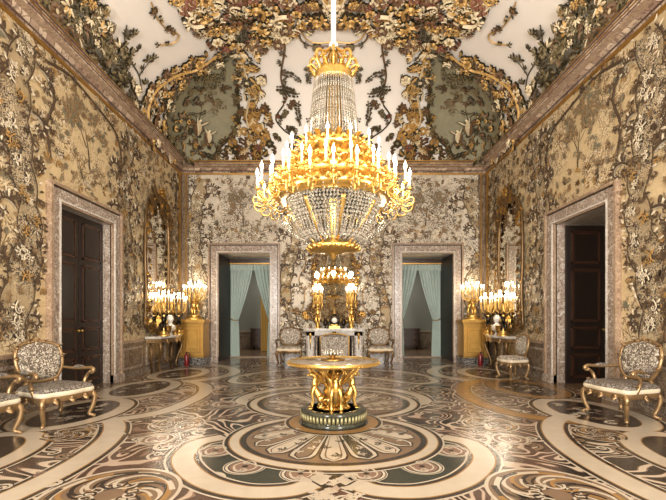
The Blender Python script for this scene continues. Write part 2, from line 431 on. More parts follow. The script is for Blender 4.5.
def mesh_arrays(name, V, Q, Mi, mats, base=None, parent=None):
    """one object from base MB (material 0..) plus ribbon arrays (material offset)"""
    off = 0; bv = np.zeros((0, 3)); bf = []; bm_ = []
    if base is not None:
        bv = np.array(base.v); bf = base.f; bm_ = base.m; off = len(bv)
    allv = np.concatenate([bv, V]) if len(V) else bv
    nf = len(bf) + len(Q); loops = []; tot = []
    for f in bf: loops += f; tot.append(len(f))
    lp = np.concatenate([np.array(loops, int), (Q + off).reshape(-1)]) if len(Q) else np.array(loops, int)
    tot = np.concatenate([np.array(tot, int), np.full(len(Q), 4)]) if len(Q) else np.array(tot)
    me = bpy.data.meshes.new(name); me.vertices.add(len(allv)); me.vertices.foreach_set('co', allv.astype(np.float32).ravel())
    me.loops.add(len(lp)); me.loops.foreach_set('vertex_index', lp.astype(np.int32))
    me.polygons.add(nf); me.polygons.foreach_set('loop_start', np.concatenate([[0], np.cumsum(tot)[:-1]]).astype(np.int32))
    me.polygons.foreach_set('loop_total', tot.astype(np.int32))
    me.polygons.foreach_set('material_index', np.concatenate([np.array(bm_, int), Mi]).astype(np.int32))
    for m in mats: me.materials.append(m)
    me.validate(); me.update(calc_edges=True)
    o = bpy.data.objects.new(name, me); C.objects.link(o)
    if parent: o.parent = parent
    return o
def cr(P, n=8, closed=False):                 # Catmull-Rom through points
    P = np.array(P, float); out = []; m = len(P)
    for i in range(m if closed else m - 1):
        p0, p1, p2, p3 = (P[(i - 1) % m] if closed or i > 0 else 2 * P[0] - P[1]), P[i], P[(i + 1) % m], (P[(i + 2) % m] if closed or i + 2 < m else 2 * P[-1] - P[-2])
        for k in range(n):
            t = k / n; out.append(.5 * ((2 * p1) + (-p0 + p2) * t + (2 * p0 - 5 * p1 + 4 * p2 - p3) * t * t + (-p0 + 3 * p1 - 3 * p2 + p3) * t ** 3))
    if not closed: out.append(P[-1])
    return np.array(out)

# ------------------------------------------------------------------ walls
DZ = 3.3; DC = .31                              # door opening height, casing width
LD = (6.93, 8.57)                               # side doors, along Y
BDL = (-3.49, -1.94); BDR = (2.09, 3.63)        # back doors, along X
def wall_orn(o, u0, u1, bands, doors, dado_top, panels, top=5.78, fine=1.0, dens=1.0, pal=(1, 1, 1, 4, 3, 2, 0), cart=False):
    pal = list(pal)
    """bands: dense embroidered columns [(u, width)]; panels: [(u0,u1,v0,v1)] vignettes"""
    blocked = lambda u, v, m=.1: any(a - DC - m < u < b + DC + m and v < DZ + DC + m for a, b in doors) or v < dado_top + .08 or v > top - .08 or u < u0 + .15 or u > u1 - .15
    for (bu, bw) in bands:
        ph = rnd.uniform(0, 6); vs = np.arange(dado_top + .1, top - .1, .06)
        ce = bu + .16 * np.sin(vs * 1.9 + ph); wd = bw / 2 * (.78 + .2 * np.sin(vs * 2.7 + ph) + .34 * np.abs(np.sin(vs * 5.2 + ph)))
        ok = [not blocked(c, v, bw * .25) for c, v in zip(ce, vs)]
        seg = []
        for c, v, w_, g in list(zip(ce, vs, wd, ok)) + [(0, 0, 0, False)]:
            if g: seg.append((c, v, w_))
            elif seg:
                if len(seg) > 4:
                    A = np.array(seg); o.stroke(A[:, :2], A[:, 2], 5, 0, 0)
                    for sd in (-1, 1):
                        E = np.stack([A[:, 0] + sd * A[:, 2], A[:, 1]], 1)
                        o.stroke(E, .012 * fine, 0, .6, .015)
                        for k in range(2, len(E) - 2, 5):
                            o.curl(E[k, 0], E[k, 1], PI / 2 * rnd.choice((-1, 1)) + rnd.uniform(-.3, .3), .42, .016, rnd.choice((-1, 1)), 0, rnd.choice((None, 1)), .6, .013, True, .8, 14)
                        for k in range(0, len(E), 2):
                            o.leaf(E[k, 0], E[k, 1], (0 if sd > 0 else PI) + rnd.uniform(-.4, .9) * sd, .12 * fine, .02 * fine, rnd.choice((0, 0, 1, 2)), .6, .015)
                    for k in range(2, len(A) - 2, 4):
                        o.curl(A[k, 0], A[k, 1], rnd.uniform(0, 6.28), A[k, 2] * 2.1, .013 * fine, rnd.choice((-1, 1)), rnd.choice((2, 2, 3)), 0, .7, .016)
                        o.motif(A[k, 0] + rnd.uniform(-.5, .5) * A[k, 2], A[k, 1] + .1, .2, [0, 2, 1, 0], .017, .6, 'cc')
                    for k in range(6, len(A) - 2, 13):          # big scrolls thrown off the band into the cream ground
                        for sd in (-1, 1):
                            a = PI / 2 - sd * .9 * rnd.choice((1, 1.6)); uu = A[k, 0] + sd * A[k, 2]
                            if not blocked(uu + sd * .3, A[k, 1] + .2): o.curl(uu, A[k, 1], a, .95 * rnd.uniform(.7, 1.1), .022 * fine, -sd, 0, 2, .6, .012, True, .95, 22)
                seg = []
    for (a, b, c, d) in panels:
        o.tree((a + b) / 2, c, (d - c) * .62, 1, 0, 4)
        for k in range(int((b - a) / .16)):
            x = a + .1 + k * .16; o.motif(x, c + rnd.uniform(-.08, .1), .2, [1, 4, 3, 0], .0, .4, 'ls')
        for k in range(5): o.sprig(rnd.uniform(a, b), rnd.uniform(c + .3, d), rnd.uniform(0, 6), .3, 1, 0, 0, .3, 6)
    inband = lambda u, v: (cart and .84 < abs(u) < 1.56 and 1.6 < v < 3.4) or any(abs(u - bu) < bw * .5 for bu, bw in bands)
    inpan = lambda u, v: any(a < u < b and c < v < d for a, b, c, d in panels)
    o.fill(lambda u, v: not blocked(u, v) and not inpan(u, v) and not inband(u, v), (u0, u1, dado_top, top), .175 / dens, .205, pal, 0, .5, 'cccls')
    o.fill(lambda u, v: not blocked(u, v) and inpan(u, v), (u0, u1, dado_top, top), .3, .2, [1, 1, 4], 0, .5, 'cs')

def wall_base(mb, fn, u0, u1, z0, z1, doors):
    """grid plane with door holes, fn(u, v)->xyz"""
    us = sorted({u0, u1, *[x for d in doors for x in d]}); 
    for a, b in zip(us[:-1], us[1:]):
        hole = any(d[0] <= a and b <= d[1] for d in doors)
        v0 = DZ if hole else z0
        mb.add([fn(a, v0), fn(b, v0), fn(b, z1), fn(a, z1)], [(0, 1, 2, 3)], 0)

# left and right walls: same embroidery scheme mirrored; each its own mesh
sideM = [M['silk']] + [M[k] for k in ORN]
for side, sx in (('left', -1), ('right', 1)):
    rnd.seed(21 if sx < 0 else 22)
    o = Orn(Plane((-sx, 0, 0)), .0004)
    o.frame((sx * XW, 0, 0), (0, 1, 0) if sx < 0 else (0, 1, 0), (0, 0, 1)); o.fn = np.array([-sx, 0, 0.])
    wall_orn(o, YF, YB, [(-.6, .5), (1.6, .5), (3.6, .5), (6.1, .52), (9.22, .42), (12.05, .36)], [LD], .95,
             [(6.9, 8.7, 4.05, 5.5), (4.35, 5.6, 2.3, 4.9), (4.3, 5.6, 1.2, 2.2)], 5.75)
    # long S-scroll framing the vignette above the door and the one nearest the camera
    for pts in ([(6.55, 5.5), (7.2, 5.62), (8.0, 5.5), (8.7, 5.3), (8.95, 4.8), (8.75, 4.3)], [(6.7, 4.0), (6.62, 4.5), (6.8, 5.0), (6.6, 5.4)],
                [(5.75, 1.2), (5.55, 1.9), (5.7, 2.6), (5.45, 3.3), (5.65, 4.0), (5.5, 4.8), (5.2, 5.4)], [(4.2, 1.2), (4.35, 2.2), (4.1, 3.4), (4.4, 4.6), (4.9, 5.4)]):
        P = cr(pts, 10); o.stroke(P, .03, 0, .6, .012); o.stroke(P, .010, 2, .8, .02)
        for k in range(2, len(P) - 2, 4):
            dlt = P[k + 1] - P[k]; aa = math.atan2(dlt[1], dlt[0])
            o.curl(P[k][0], P[k][1], aa, .42, .016, rnd.choice((-1, 1)), 0, None, .6, .012, True, .9, 12)
    V, Q, Mi = o.arrays(); mb = MB()
    wall_base(mb, lambda u, v: (sx * XW, u, v), YF, YB, 0, Z0 + .3, [LD])
    struct(mesh_arrays('wall_' + side, V, Q, Mi + 1, sideM, mb))
rnd.seed(5)
# back wall
o = Orn(Plane((0, -1, 0)), .0004); o.frame((0, YB, 0), (1, 0, 0), (0, 0, 1)); o.fn = np.array([0, -1., 0])
wall_orn(o, -XW, XW, [(-4.2, .5), (4.35, .42), (-1.3, .3), (1.42, .3)], [BDL, BDR], .2,
         [(-3.6, -1.9, 4.0, 5.3), (2.0, 3.6, 4.0, 5.3)], 5.72, 1.0, 1.1, (0, 1, 1, 2, 2), True)
for sx in (-1, 1):                                  # pale cartouches either side of the chimney glass
    P = cr([(sx * 1.0, 1.55), (sx * 1.45, 1.62), (sx * 1.62, 2.0), (sx * 1.3, 2.5), (sx * 1.5, 3.0), (sx * 1.4, 3.35), (sx * .95, 3.4), (sx * .85, 3.0), (sx * 1.05, 2.5), (sx * .88, 2.1)], 8, True)
    o.stroke(P, .018, 0, .6, .03, True); o.stroke(P, .01, 3, .6, .036, True)
    for k in range(0, len(P), 5):
        dlt = P[(k + 1) % len(P)] - P[k]; o.curl(P[k][0], P[k][1], math.atan2(dlt[1], dlt[0]), .3, .018, sx * rnd.choice((-1, -1, 1)), 0, None, .6, .03, True, .9, 12)
    for (qx, qy) in ((1.25, 2.0), (1.2, 3.05)): o.sprig(sx * qx - .12, qy, .5, .3, 1, 4, .03, .4, 7)
V, Q, Mi = o.arrays(); mb = MB(); wall_base(mb, lambda u, v: (u, YB, v), -XW, XW, 0, Z0 + .3, [BDL, BDR])
struct(mesh_arrays('wall_back', V, Q, Mi + 1, [M['silk_back']] + [M[k] for k in ORN], mb))
# front wall behind the camera with two tall windows, made up to bring in fill light
o = Orn(Plane((0, 1, 0)), .0004); o.frame((0, YF, 0), (1, 0, 0), (0, 0, 1)); o.fn = np.array([0, 1., 0])
wall_orn(o, -XW, XW, [(-1.6, .45), (0, .6), (1.6, .45)], [(-3.7, -2.1), (2.1, 3.7)], .9, [], 5.72)
V, Q, Mi = o.arrays(); mb = MB()
for a, b, hole in ((-XW, -3.7, 0), (-3.7, -2.1, 1), (-2.1, 2.1, 0), (2.1, 3.7, 1), (3.7, XW, 0)):
    for v0, v1 in (((0, .8), (4.4, Z0 + .3)) if hole else ((0, Z0 + .3),)):
        mb.add([(a, YF, v0), (b, YF, v0), (b, YF, v1), (a, YF, v1)], [(0, 1, 2, 3)], 0)
struct(mesh_arrays('wall_front', V, Q, Mi + 1, [M['silk_back']] + [M[k] for k in ORN], mb))
for i, wx in enumerate((-2.9, 2.9)):
    m = MB()
    for x0, x1, z0, z1 in ((-.8, -.72, .8, 4.4), (.72, .8, .8, 4.4), (-.8, .8, .8, .9), (-.8, .8, 4.3, 4.4), (-.03, .03, .8, 4.4), (-.8, .8, 1.9, 1.95), (-.8, .8, 3.1, 3.15)):
        m.box(wx + x0, wx + x1, YF - .12, YF - .05, z0, z1)
    struct(m.build('window_%d' % (i + 1), M['marble_white']))

# ------------------------------------------------------------------ ceiling
rnd.seed(11)
NX, NY = 120, 170
gx = np.linspace(-1, 1, NX); gy = np.linspace(-1, 1, NY)
gx = np.sign(gx) * (1 - (1 - np.abs(gx)) ** 1.5); gy = np.sign(gy) * (1 - (1 - np.abs(gy)) ** 1.5)
GX, GY = np.meshgrid(gx * VA.a * .9995, gy * VA.b * .9995 + VA.yc, indexing='ij')
nx = np.maximum(0, np.abs(GX) - (VA.a - VA.r)) / VA.r; ny = np.maximum(0, np.abs(GY - VA.yc) - (VA.b - VA.r)) / VA.r
dd = np.minimum(1, (nx ** VA.p + ny ** VA.p) ** (1 / VA.p)); GZ = VA.z0 + VA.c * (np.maximum(0, 1 - dd ** 2.3)) ** (1 / 2.3)
cb = MB(); cb.v = np.stack([GX.ravel(), GY.ravel(), GZ.ravel()], 1).tolist()
cb.f = [[i * NY + j, (i + 1) * NY + j, (i + 1) * NY + j + 1, i * NY + j + 1] for i in range(NX - 1) for j in range(NY - 1)]; cb.m = [0] * len(cb.f)
co = Orn(VA, .0012, 1.0, .01); co.outl = 0
def cframe(px, py):
    P = at_ceil(px, py); N = VA.normal(P)[0]; t1 = np.cross(N, [0, 0, 1.]); 
    if np.linalg.norm(t1) < .15: t1 = np.array([1., 0, 0])
    t1 /= np.linalg.norm(t1); t2 = np.cross(N, t1); t1 = -t1
    co.frame(P[0], t1, -t2 if t2[2] < 0 else t2); co.fn = N
def cmot(px, py, z, pal, kinds='cfls', rel=1.0, a=None, lay=0):
    cframe(px, py); co.motif(0, 0, z, pal, lay, rel, kinds, a)
def cstroke(pts, w, mi, rel=1.0, n=8, lay=0, closed=False):
    P = cr(pts, n, closed); W = at_ceil(P[:, 0], P[:, 1]); co.stroke3(W, w, mi, rel, lay, None, closed); return P
def inpoly(x, y, P):
    c = False; n = len(P); j = n - 1
    for i in range(n):
        if (P[i][1] > y) != (P[j][1] > y) and x < (P[j][0] - P[i][0]) * (y - P[i][1]) / (P[j][1] - P[i][1]) + P[i][0]: c = not c
        j = i
    return c
def cfill(poly, step, z, pal, kinds='cfls', rel=1.0, lay=0):
    xs = [p[0] for p in poly]; ys = [p[1] for p in poly]; y = min(ys)
    while y < max(ys):
        x = min(xs)
        while x < max(xs):
            qx = x + rnd.uniform(-.5, .5) * step; qy = y + rnd.uniform(-.5, .5) * step
            if inpoly(qx, qy, poly): cmot(qx, qy, z * rnd.uniform(.7, 1.3), pal, kinds, rel, None, lay)
            x += step
        y += step
# (positions below are read in the photograph and cast onto the vault; right half mirrored)
cart = [(232, 46), (239, 70), (237, 95), (240, 115), (232, 135), (218, 150), (212, 164), (180, 160), (168, 142), (163, 120), (170, 98), (184, 80), (205, 64), (220, 58)]
CP = cr(cart, 5, True); W = at_ceil(CP[:, 0], CP[:, 1]); co.poly3(W, 6, .03)
co.stroke3(W, .05, 0, .9, .04, None, True)
for k in range(0, len(CP), 1):
    cmot(CP[k][0], CP[k][1], .26, [0, 0, 4, 1], 'll', 1.0, None, .05)
# shepherd scene in the cartouche: tree, drooping boughs, two figures
cframe(196, 150); co.tree(0, 0, 1.3, 4, 0, 1)
cframe(222, 70); 
for k in range(7): co.sprig(-.1 * k, 0, -PI / 2 - .2, .5, 4, 0, .03, .6, 8)
cfill([(168, 112), (186, 104), (194, 120), (208, 128), (216, 158), (182, 160), (168, 142)], 5, .24, [0, 1, 2, 4, 0], 'lcfs', 1.0, .04)
cfill([(175, 95), (225, 66), (232, 90), (190, 115)], 9, .3, [0, 4, 0, 1], 'ls', .8, .03)
for (fx, fy, s_) in ((197, 138, 1), (210, 146, .8)):
    cframe(fx, fy); z = .55 * s_
    co.leaf(0, 0, PI / 2, z, z * .22, 3, 1, .1, .2, 8); co.leaf(0, 0, PI / 2 + .3, z * .9, z * .16, 1, 1, .12, .2, 8)
    co.disc(0, z * .98, z * .08, 3, .15, 10); co.leaf(0, z * .7, .4, z * .6, z * .06, 3, 1, .15, .4); co.leaf(0, z * .7, 2.4, z * .6, z * .06, 3, 1, .15, -.4)
# heavy border of rocaille round the cartouche
outer = [(235, 30), (258, 60), (262, 95), (266, 130), (258, 158), (214, 163)]; 
cfill([(232, 46), (248, 40), (262, 62), (264, 100), (270, 130), (262, 160), (216, 163), (236, 136), (242, 100), (240, 70)], 5.5, .36, [2, 3, 1, 3, 2, 0], 'ccfl')
cfill([(222, 58), (190, 76), (170, 98), (162, 125), (172, 160), (150, 148), (138, 128), (140, 105), (150, 82), (172, 66), (200, 55), (218, 48)], 5, .34, [0, 1, 2, 2, 1, 3], 'cccfl')
cstroke([(172, 150), (150, 132), (144, 112), (152, 90), (172, 74), (196, 66), (216, 52)], .03, 2, 1.4, 8, .06)
cstroke([(243, 62), (250, 90), (247, 118), (252, 140), (244, 158)], .03, 3, 1.4, 8, .06)
# dense crowning mass across the top centre
cfill([(176, -30), (333, -30), (333, 22), (300, 30), (270, 48), (235, 52), (205, 38), (186, 16)], 6, .42, [2, 3, 1, 3, 2, 3, 5, 1], 'cccfl')
cfill([(180, -90), (333, -90), (333, -30), (176, -30)], 16, .6, [2, 3, 1, 0, 5], 'cfl')
cfill([(230, 10), (256, 10), (256, 36), (236, 42)], 8, .3, [5, 1, 0], 'fl', 1.2, .08)
for (x, y) in ((205, 18), (262, 14), (290, 10), (246, 24), (318, 6)): cmot(x, y, .8, [3, 2], 'c', 1.3, None, .08)
cstroke([(333, 44), (315, 45), (302, 40), (296, 28), (280, 26), (285, 45), (281, 75), (286, 95)], .025, 1, 1.2, 8, .02)
cstroke([(333, 41), (315, 42), (305, 37), (299, 24)], .02, 2, 1.2)
for (x, y) in ((284, 38), (284, 50), (282, 60), (281, 70), (282, 80), (284, 90), (287, 100), (303, 42), (312, 45), (322, 44)): cmot(x, y, .26, [0, 1, 4], 'l')
# foliage running down along the side cornice
cfill([(24, -6), (96, -6), (105, 22), (120, 45), (135, 78), (140, 98), (152, 132), (140, 122), (118, 100), (88, 68), (62, 40)], 5.5, .32, [0, 0, 4, 1, 3, 4], 'cclf')
cfill([(58, 0), (100, 0), (108, 26), (96, 44), (70, 28)], 7, .3, [3, 2, 0, 0, 4], 'ccl', 1.0, .05)
for (x, y) in ((92, 60), (104, 74), (116, 82), (128, 104), (140, 120)): cmot(x, y, .42, [0, 4, 0], 'l', 1.1, None, .06)
# flowering sprigs on the white ground
cstroke([(141, 92), (138, 75), (130, 60), (124, 40), (126, 24)], .018, 0, 1)
cstroke([(138, 76), (148, 62), (158, 56)], .015, 0, 1); cstroke([(132, 62), (122, 52), (116, 38)], .015, 0, 1)
for (x, y) in ((126, 26), (122, 36), (132, 34), (136, 48), (128, 52), (120, 50), (146, 60), (152, 58), (140, 68), (128, 66), (116, 40), (143, 84)): cmot(x, y, .27, [0, 0, 4], 'l')
cstroke([(150, 0), (156, 16), (166, 28), (178, 34), (172, 42), (158, 44)], .018, 2, 1.2)
for q in ((152, 6), (158, 18), (166, 28), (174, 32), (166, 43), (156, 44)): cmot(q[0], q[1], .16, [0, 2, 4], 'l')
cmot(156, 10, .3, [2, 0, 1], 'ls'); cmot(170, 32, .3, [2, 1], 'cs')
for (x, y, a) in ((224, 62, 2.6), (204, 70, 2.8), (184, 82, 3.2), (168, 98, 3.8), (160, 118, 4.4), (152, 134, 4.2), (246, 60, 5), (250, 84, 4.6), (252, 108, 4.9), (250, 132, 4.5), (258, 150, 4), (262, 40, 2), (276, 22, .5), (214, 30, 2), (196, 16, 1), (300, 14, 4), (234, 18, 5)):
    cframe(x, y); co.curl(0, 0, a, .75, .032, 1, rnd.choice((2, 2, 3)), 0, 1.4, .07, True, 1.2, 18)
# palms and boughs each side of the chandelier
for (x, y, a) in ((302, 84, 1.9), (298, 92, 2.6), (302, 92, 3.5), (306, 84, 1.0), (300, 98, 4.3)):
    cframe(x, y); co.sprig(0, 0, a, .55, 0, 4, .02, .8, 9, 1.6)
cframe(362, 92); 
cstroke([(284, 104), (276, 118), (284, 130), (296, 140), (290, 156)], .022, 0, 1)
cfill([(262, 120), (292, 104), (312, 120), (318, 142), (318, 158), (268, 158)], 10, .3, [0, 4, 0, 1, 5], 'lfsc')
cfill([(244, 142), (262, 140), (268, 160), (240, 162)], 7, .3, [5, 1, 0], 'flc', 1.1, .04)
cfill([(318, 120), (333, 120), (333, 160), (318, 160)], 9, .28, [0, 4, 1], 'ls')
V, Q, Mi = co.arrays(mirror=True)
ce = struct(mesh_arrays('ceiling', V, Q, Mi + 1, [M['stucco']] + [M[k] for k in CEI], cb))
ce.data.polygons.foreach_set('use_smooth', [True] * len(cb.f) + [False] * (len(ce.data.polygons) - len(cb.f))) if len(ce.data.polygons) >= len(cb.f) else None

# ------------------------------------------------------------------ floor
rnd.seed(3)
fo = Orn(Plane((0, 0, 1)), .00003, 0, .0002); fo.frame((0, 0, 0), (1, 0, 0), (0, 1, 0)); fo.fn = np.array([0, 0, 1.])
CRM, DRK, GRN, ROS, BRN, OCH, SWR = range(7)
LS = .0012
def fband(pts, w, closed=False, n=10, lay=2, edge=True):
    P = cr(pts, n, closed) if not isinstance(pts, np.ndarray) else pts
    if edge:
        fo.stroke(P, w + .075, CRM, 0, (lay - .9) * LS, closed); fo.stroke(P, w + .055, DRK, 0, lay * LS, closed); fo.stroke(P, w + .014, OCH, 0, lay * LS + .0004, closed)
    fo.stroke(P, w, CRM, 0, lay * LS + .0008, closed); return P
def ell(cx, cy, ax, ay, n=64):
    a = np.linspace(0, 2 * PI, n, endpoint=False); return np.stack([cx + ax * np.cos(a), cy + ay * np.sin(a)], 1)
def fscroll(x, y, r, lay=4):                  # rosette of concentric curls
    fo.disc(x, y, r, CRM, lay * LS, 24, 1, r * .86); fo.disc(x, y, r * .80, ROS, lay * LS, 24); fo.disc(x, y, r * .62, CRM, (lay + .4) * LS, 24, 1, r * .54); fo.disc(x, y, r * 1.12, CRM, lay * LS, 24, 1, r * 1.06)
    for k in range(2): fo.curl(x + r * .5 * math.cos(k * PI), y + r * .5 * math.sin(k * PI), PI / 2 + k * PI, r * 3.2, r * .06, 1, CRM, None, 0, (lay + 1) * LS, False, 1.7, 26)
    fo.disc(x, y, r * .16, DRK, (lay + 2) * LS, 10)
def fbig(x, y, R, ang, d, lay=3, n=7):        # large swirl medallion: nested offset rings
    for k in range(n):
        r = R * (1 - k / n * .86); cx = x + math.cos(ang) * (R - r) * .45; cy = y + math.sin(ang) * (R - r) * .45
        P = ell(cx, cy, r, r * 1.05, 40)
        if k == 0:
            fo.poly(P, BRN, (lay - .5) * LS); fo.stroke(P, R * .03, CRM, 0, lay * LS, True)
            for q in range(14):
                a = ang + q * 2 * PI / 14; fo.curl(x + R * .93 * math.cos(a), y + R * .93 * math.sin(a), a + PI / 2 + .35, R * 3.0, R * .045, 1, (CRM, DRK, OCH)[q % 3], None, 0, (lay + .3) * LS, False, .95, 24)
                fo.curl(x + R * .7 * math.cos(a + .2), y + R * .7 * math.sin(a + .2), a + PI / 2 + .9, R * 1.5, R * .025, 1, (DRK, CRM)[q % 2], None, 0, (lay + .6) * LS, False, 1.3, 20)
sides = (-1, 1)
for sx in sides:
    m = lambda pts: [(sx * -a, b) for a, b in pts]
    # pale scalloped bands along the sides
    fband(m([(-3.3, 1.5), (-2.75, 2.4), (-2.5, 3.2), (-2.45, 4.0), (-2.58, 4.75), (-2.9, 5.4), (-3.35, 5.8)]), .118)
    fband(m([(-3.35, 5.35), (-2.85, 5.6), (-2.5, 6.0), (-2.35, 6.8), (-2.38, 7.6), (-2.7, 8.4), (-3.3, 8.9)]), .118)
    fband(m([(-3.6, 8.6), (-2.9, 8.9), (-2.5, 9.6), (-2.5, 10.4), (-2.9, 11.2), (-3.4, 11.7)]), .14)
    # ovals under the chairs
    for cy in (1.9, 3.95, 5.95, 7.95, 9.95):
        P = ell(sx * 3.72, cy, .56, .92); fo.poly(P, DRK, 2.6 * LS); fband(P, .10, True, lay=3)
        fo.fill(lambda x, y: ((x - sx * 3.72) / .3) ** 2 + ((y - cy) / .6) ** 2 < 1, (sx * 3.72 - .5, sx * 3.72 + .5, cy - .8, cy + .8), .22, .26, [CRM, BRN, CRM, ROS], 4 * LS, 0, 'ccl')
    # C-bands round the green ground, front and rear
    for (f0, sg, k_) in ((5.4, 1, 1.0), (5.75, -1, 1.05)):
        yy = lambda b: f0 - sg * (5.4 - b) * k_
        P = cr([(sx * a, yy(b)) for a, b in ((.16, 3.42), (.38, 3.27), (.75, 3.27), (1.15, 3.52), (1.47, 4.0), (1.5, 4.5), (1.26, 4.74))], 10)
        gp = [(0, yy(3.45)), *[(sx * a, yy(b)) for a, b in ((.35, 3.3), (.75, 3.35), (1.2, 3.6), (1.5, 4.05), (1.55, 4.5), (1.2, 4.8), (.6, 4.8), (0, 4.8))]]
        fo.poly(cr(gp, 5, True), GRN, 2 * LS)
        fband(P, .098, lay=3)
        fo.curl(P[-1][0], P[-1][1], math.atan2(*(P[-1] - P[-2])[::-1]), .5, .09, -sx * sg * -1, CRM, None, 0, 3.8 * LS, False, 1.1, 20)
        fo.curl(P[0][0], P[0][1], math.atan2(*(P[0] - P[1])[::-1]), .34, .07, -sx * sg, CRM, DRK, 0, 3.8 * LS, False, .9, 18)
        for (a, b, r) in ((.29, 3.63, .17), (.82, 3.80, .18), (1.22, 4.25, .18)): fscroll(sx * a, yy(b), r)
        fo.fill(lambda x, y: abs(x) < .2, (-.2, .2, min(yy(3.1), yy(3.6)), max(yy(3.1), yy(3.6))), .15, .17, [CRM, CRM], 5 * LS, 0, 'cc')
    # big swirl medallions between
    fbig(sx * 1.75, 3.2, .52, PI / 2 + sx * .6, 1); fbig(sx * 2.05, 2.35, .42, 0, 1)
    fbig(sx * 2.02, 5.3, .34, PI, 1); fbig(sx * 1.85, 7.7, .42, 1, 1); fbig(sx * 1.7, 9.3, .5, 2, 1); fbig(sx * 3.15, 4.85, .3, 2, 1)
    fscroll(sx * 2.0, 4.65, .2); fscroll(sx * 1.7, 6.5, .22); fscroll(sx * 1.1, 8.3, .25)
    fband(m([(-.3, 9.5), (-.9, 9.2), (-1.5, 8.6), (-1.9, 8.5), (-2.2, 8.9), (-2.0, 9.9), (-1.2, 10.5), (-.4, 10.6)]), .09)
    # grey border along the wall
    fo.stroke(np.array([(sx * 4.45, -1.8), (sx * 4.45, 12.5)]), .14, BRN, 0, LS); fo.stroke(np.array([(sx * 4.28, -1.8), (sx * 4.28, 12.4)]), .03, DRK, 0, 1.4 * LS)
# shells in front of and behind the pedestal
for (cy, R, dirn) in ((4.72, 1.12, -1), (6.65, 1.28, 1)):
    P = ell(0, cy, R, R * .87, 72); fo.poly(P, BRN, 5 * LS); fband(P, .05, True, lay=6)
    P2 = ell(0, cy, R * .9, R * .77, 72); fo.stroke(P2, .02, DRK, 0, 6.2 * LS, True)
    ay = cy - dirn * R * .55
    for k in range(-6, 7):
        a = dirn * PI / 2 + k * .235; t_ = np.linspace(.10, 1, 16)
        ca, sa = math.cos(a), math.sin(a)                       # length up to the ring along this ray
        bq = sa * (ay - cy); L = (-bq + math.sqrt(max(0, bq * bq - (R * R * .55 * .55 - (R * .83) ** 2)))) 
        rnd_end = np.sqrt(np.clip(1 - np.clip((t_ - .84) / .16, 0, 1) ** 2, 0, 1))
        for (wf, mi, q) in ((1.0, DRK, 0), (.86, CRM, .4), (.60, DRK if k % 2 else BRN, .8), (.48, BRN if k % 2 else CRM, 1.1)):
            wd = L * t_ * .112 * wf * rnd_end + .003
            if q: wd = wd * np.clip((t_ - .12) / .1, 0, 1)
            sc = 1 - q * .035
            fo.stroke(np.stack([ca * t_ * L * sc, cy + (ay + sa * t_ * L * sc - cy) * .88], 1), wd, mi, 0, (7 + q) * LS)
        for tq in (.5, .66, .8):
            fo.curl(ca * tq * L, cy + (ay + sa * tq * L - cy) * .88, a + rnd.choice((-1, 1)) * .8, L * .2, .012, rnd.choice((-1, 1)), DRK if k % 2 == 0 else CRM, None, 0, 8.6 * LS, True, 1.1, 12)
fband(ell(0, 5.4, .52, .52), .05, True, lay=9)
# curls filling the scrolled ground
def free(x, y):
    if abs(x) > 4.2 or (x * x + (y - 4.72) ** 2 < 1.4 and True) or x * x + (y - 6.65) ** 2 < 1.8: return False
    if abs(x) < 1.55 and 3.4 < y < 4.9: return False
    return True
fo.outl = DRK; fo.fill(free, (-4.2, 4.2, 1.6, 12.2), .42, .44, [CRM, CRM, CRM, BRN, ROS], 1 * LS, 0, 'd')
V, Q, Mi = fo.arrays(); mb = MB()
mb.add([(-XW, YF, 0), (XW, YF, 0), (XW, YB, 0), (-XW, YB, 0)], [(0, 1, 2, 3)], 0)
fl_ = struct(mesh_arrays('floor', V, Q, Mi + 1, [M['f_swirl']] + [M[k] for k in FLO], mb))
print('ORN verts', sum(len(bpy.data.objects[n].data.vertices) for n in ('wall_left', 'wall_right', 'wall_back', 'ceiling', 'floor')))

# ------------------------------------------------------------------ cornice, dado, corner strips
def profile_run(m, prof, path, mis):
    """prof: [(out, z)] ; path: list of (x, y, inward nx, ny) corners already mitred"""
    n = len(prof)
    for (x, y, ix, iy), (x2, y2, jx, jy) in zip(path[:-1], path[1:]):
        vs = [(x + ix * o, y + iy * o, z) for o, z in prof] + [(x2 + jx * o, y2 + jy * o, z) for o, z in prof]
        for i in range(n - 1): m.add([vs[i], vs[i + 1], vs[n + i + 1], vs[n + i]], [(0, 1, 2, 3)], mis[i])
prof = [(0, 5.70), (.035, 5.70), (.05, 5.735), (.03, 5.77), (.03, 5.79), (.10, 5.82), (.13, 5.86), (.13, 5.88), (.22, 5.91), (.26, 5.955), (.26, 5.985), (.30, 6.01), (.30, 6.04), (.0, 6.06)]
mis = [2, 2, 0, 0, 0, 0, 1, 1, 0, 2, 0, 2, 0]
m = MB(); profile_run(m, prof, [(-XW, YF, 1, 1), (-XW, YB, 1, -1), (XW, YB, -1, -1), (XW, YF, -1, 1), (-XW, YF, 1, 1)], mis)
struct(m.build('trim_1', [M['marble_cornice'], M['marble_cornice2'], M['gold_dull']]))
k = 2
for sx in (-1, 1):          # corner strips of veined marble with gilt fillets
    m = MB()
    x0, x1 = sorted((sx * XW, sx * (XW - .24))); m.box(x0, x1, YB - .05, YB, 0, 5.7, 0)
    x0, x1 = sorted((sx * (XW - .16), sx * (XW - .19))); m.box(x0, x1, YB - .07, YB, 0, 5.7, 1)
    x0, x1 = sorted((sx * XW, sx * (XW - .05))); m.box(x0, x1, YB - .2, YB, 0, 5.7, 0); x0, x1 = sorted((sx * XW, sx * (XW - .07))); m.box(x0, x1, YB - .24, YB - .2, 0, 5.7, 1)
    struct(m.build('trim_%d' % k, [M['marble_dado'], M['gold_dull']])); k += 1
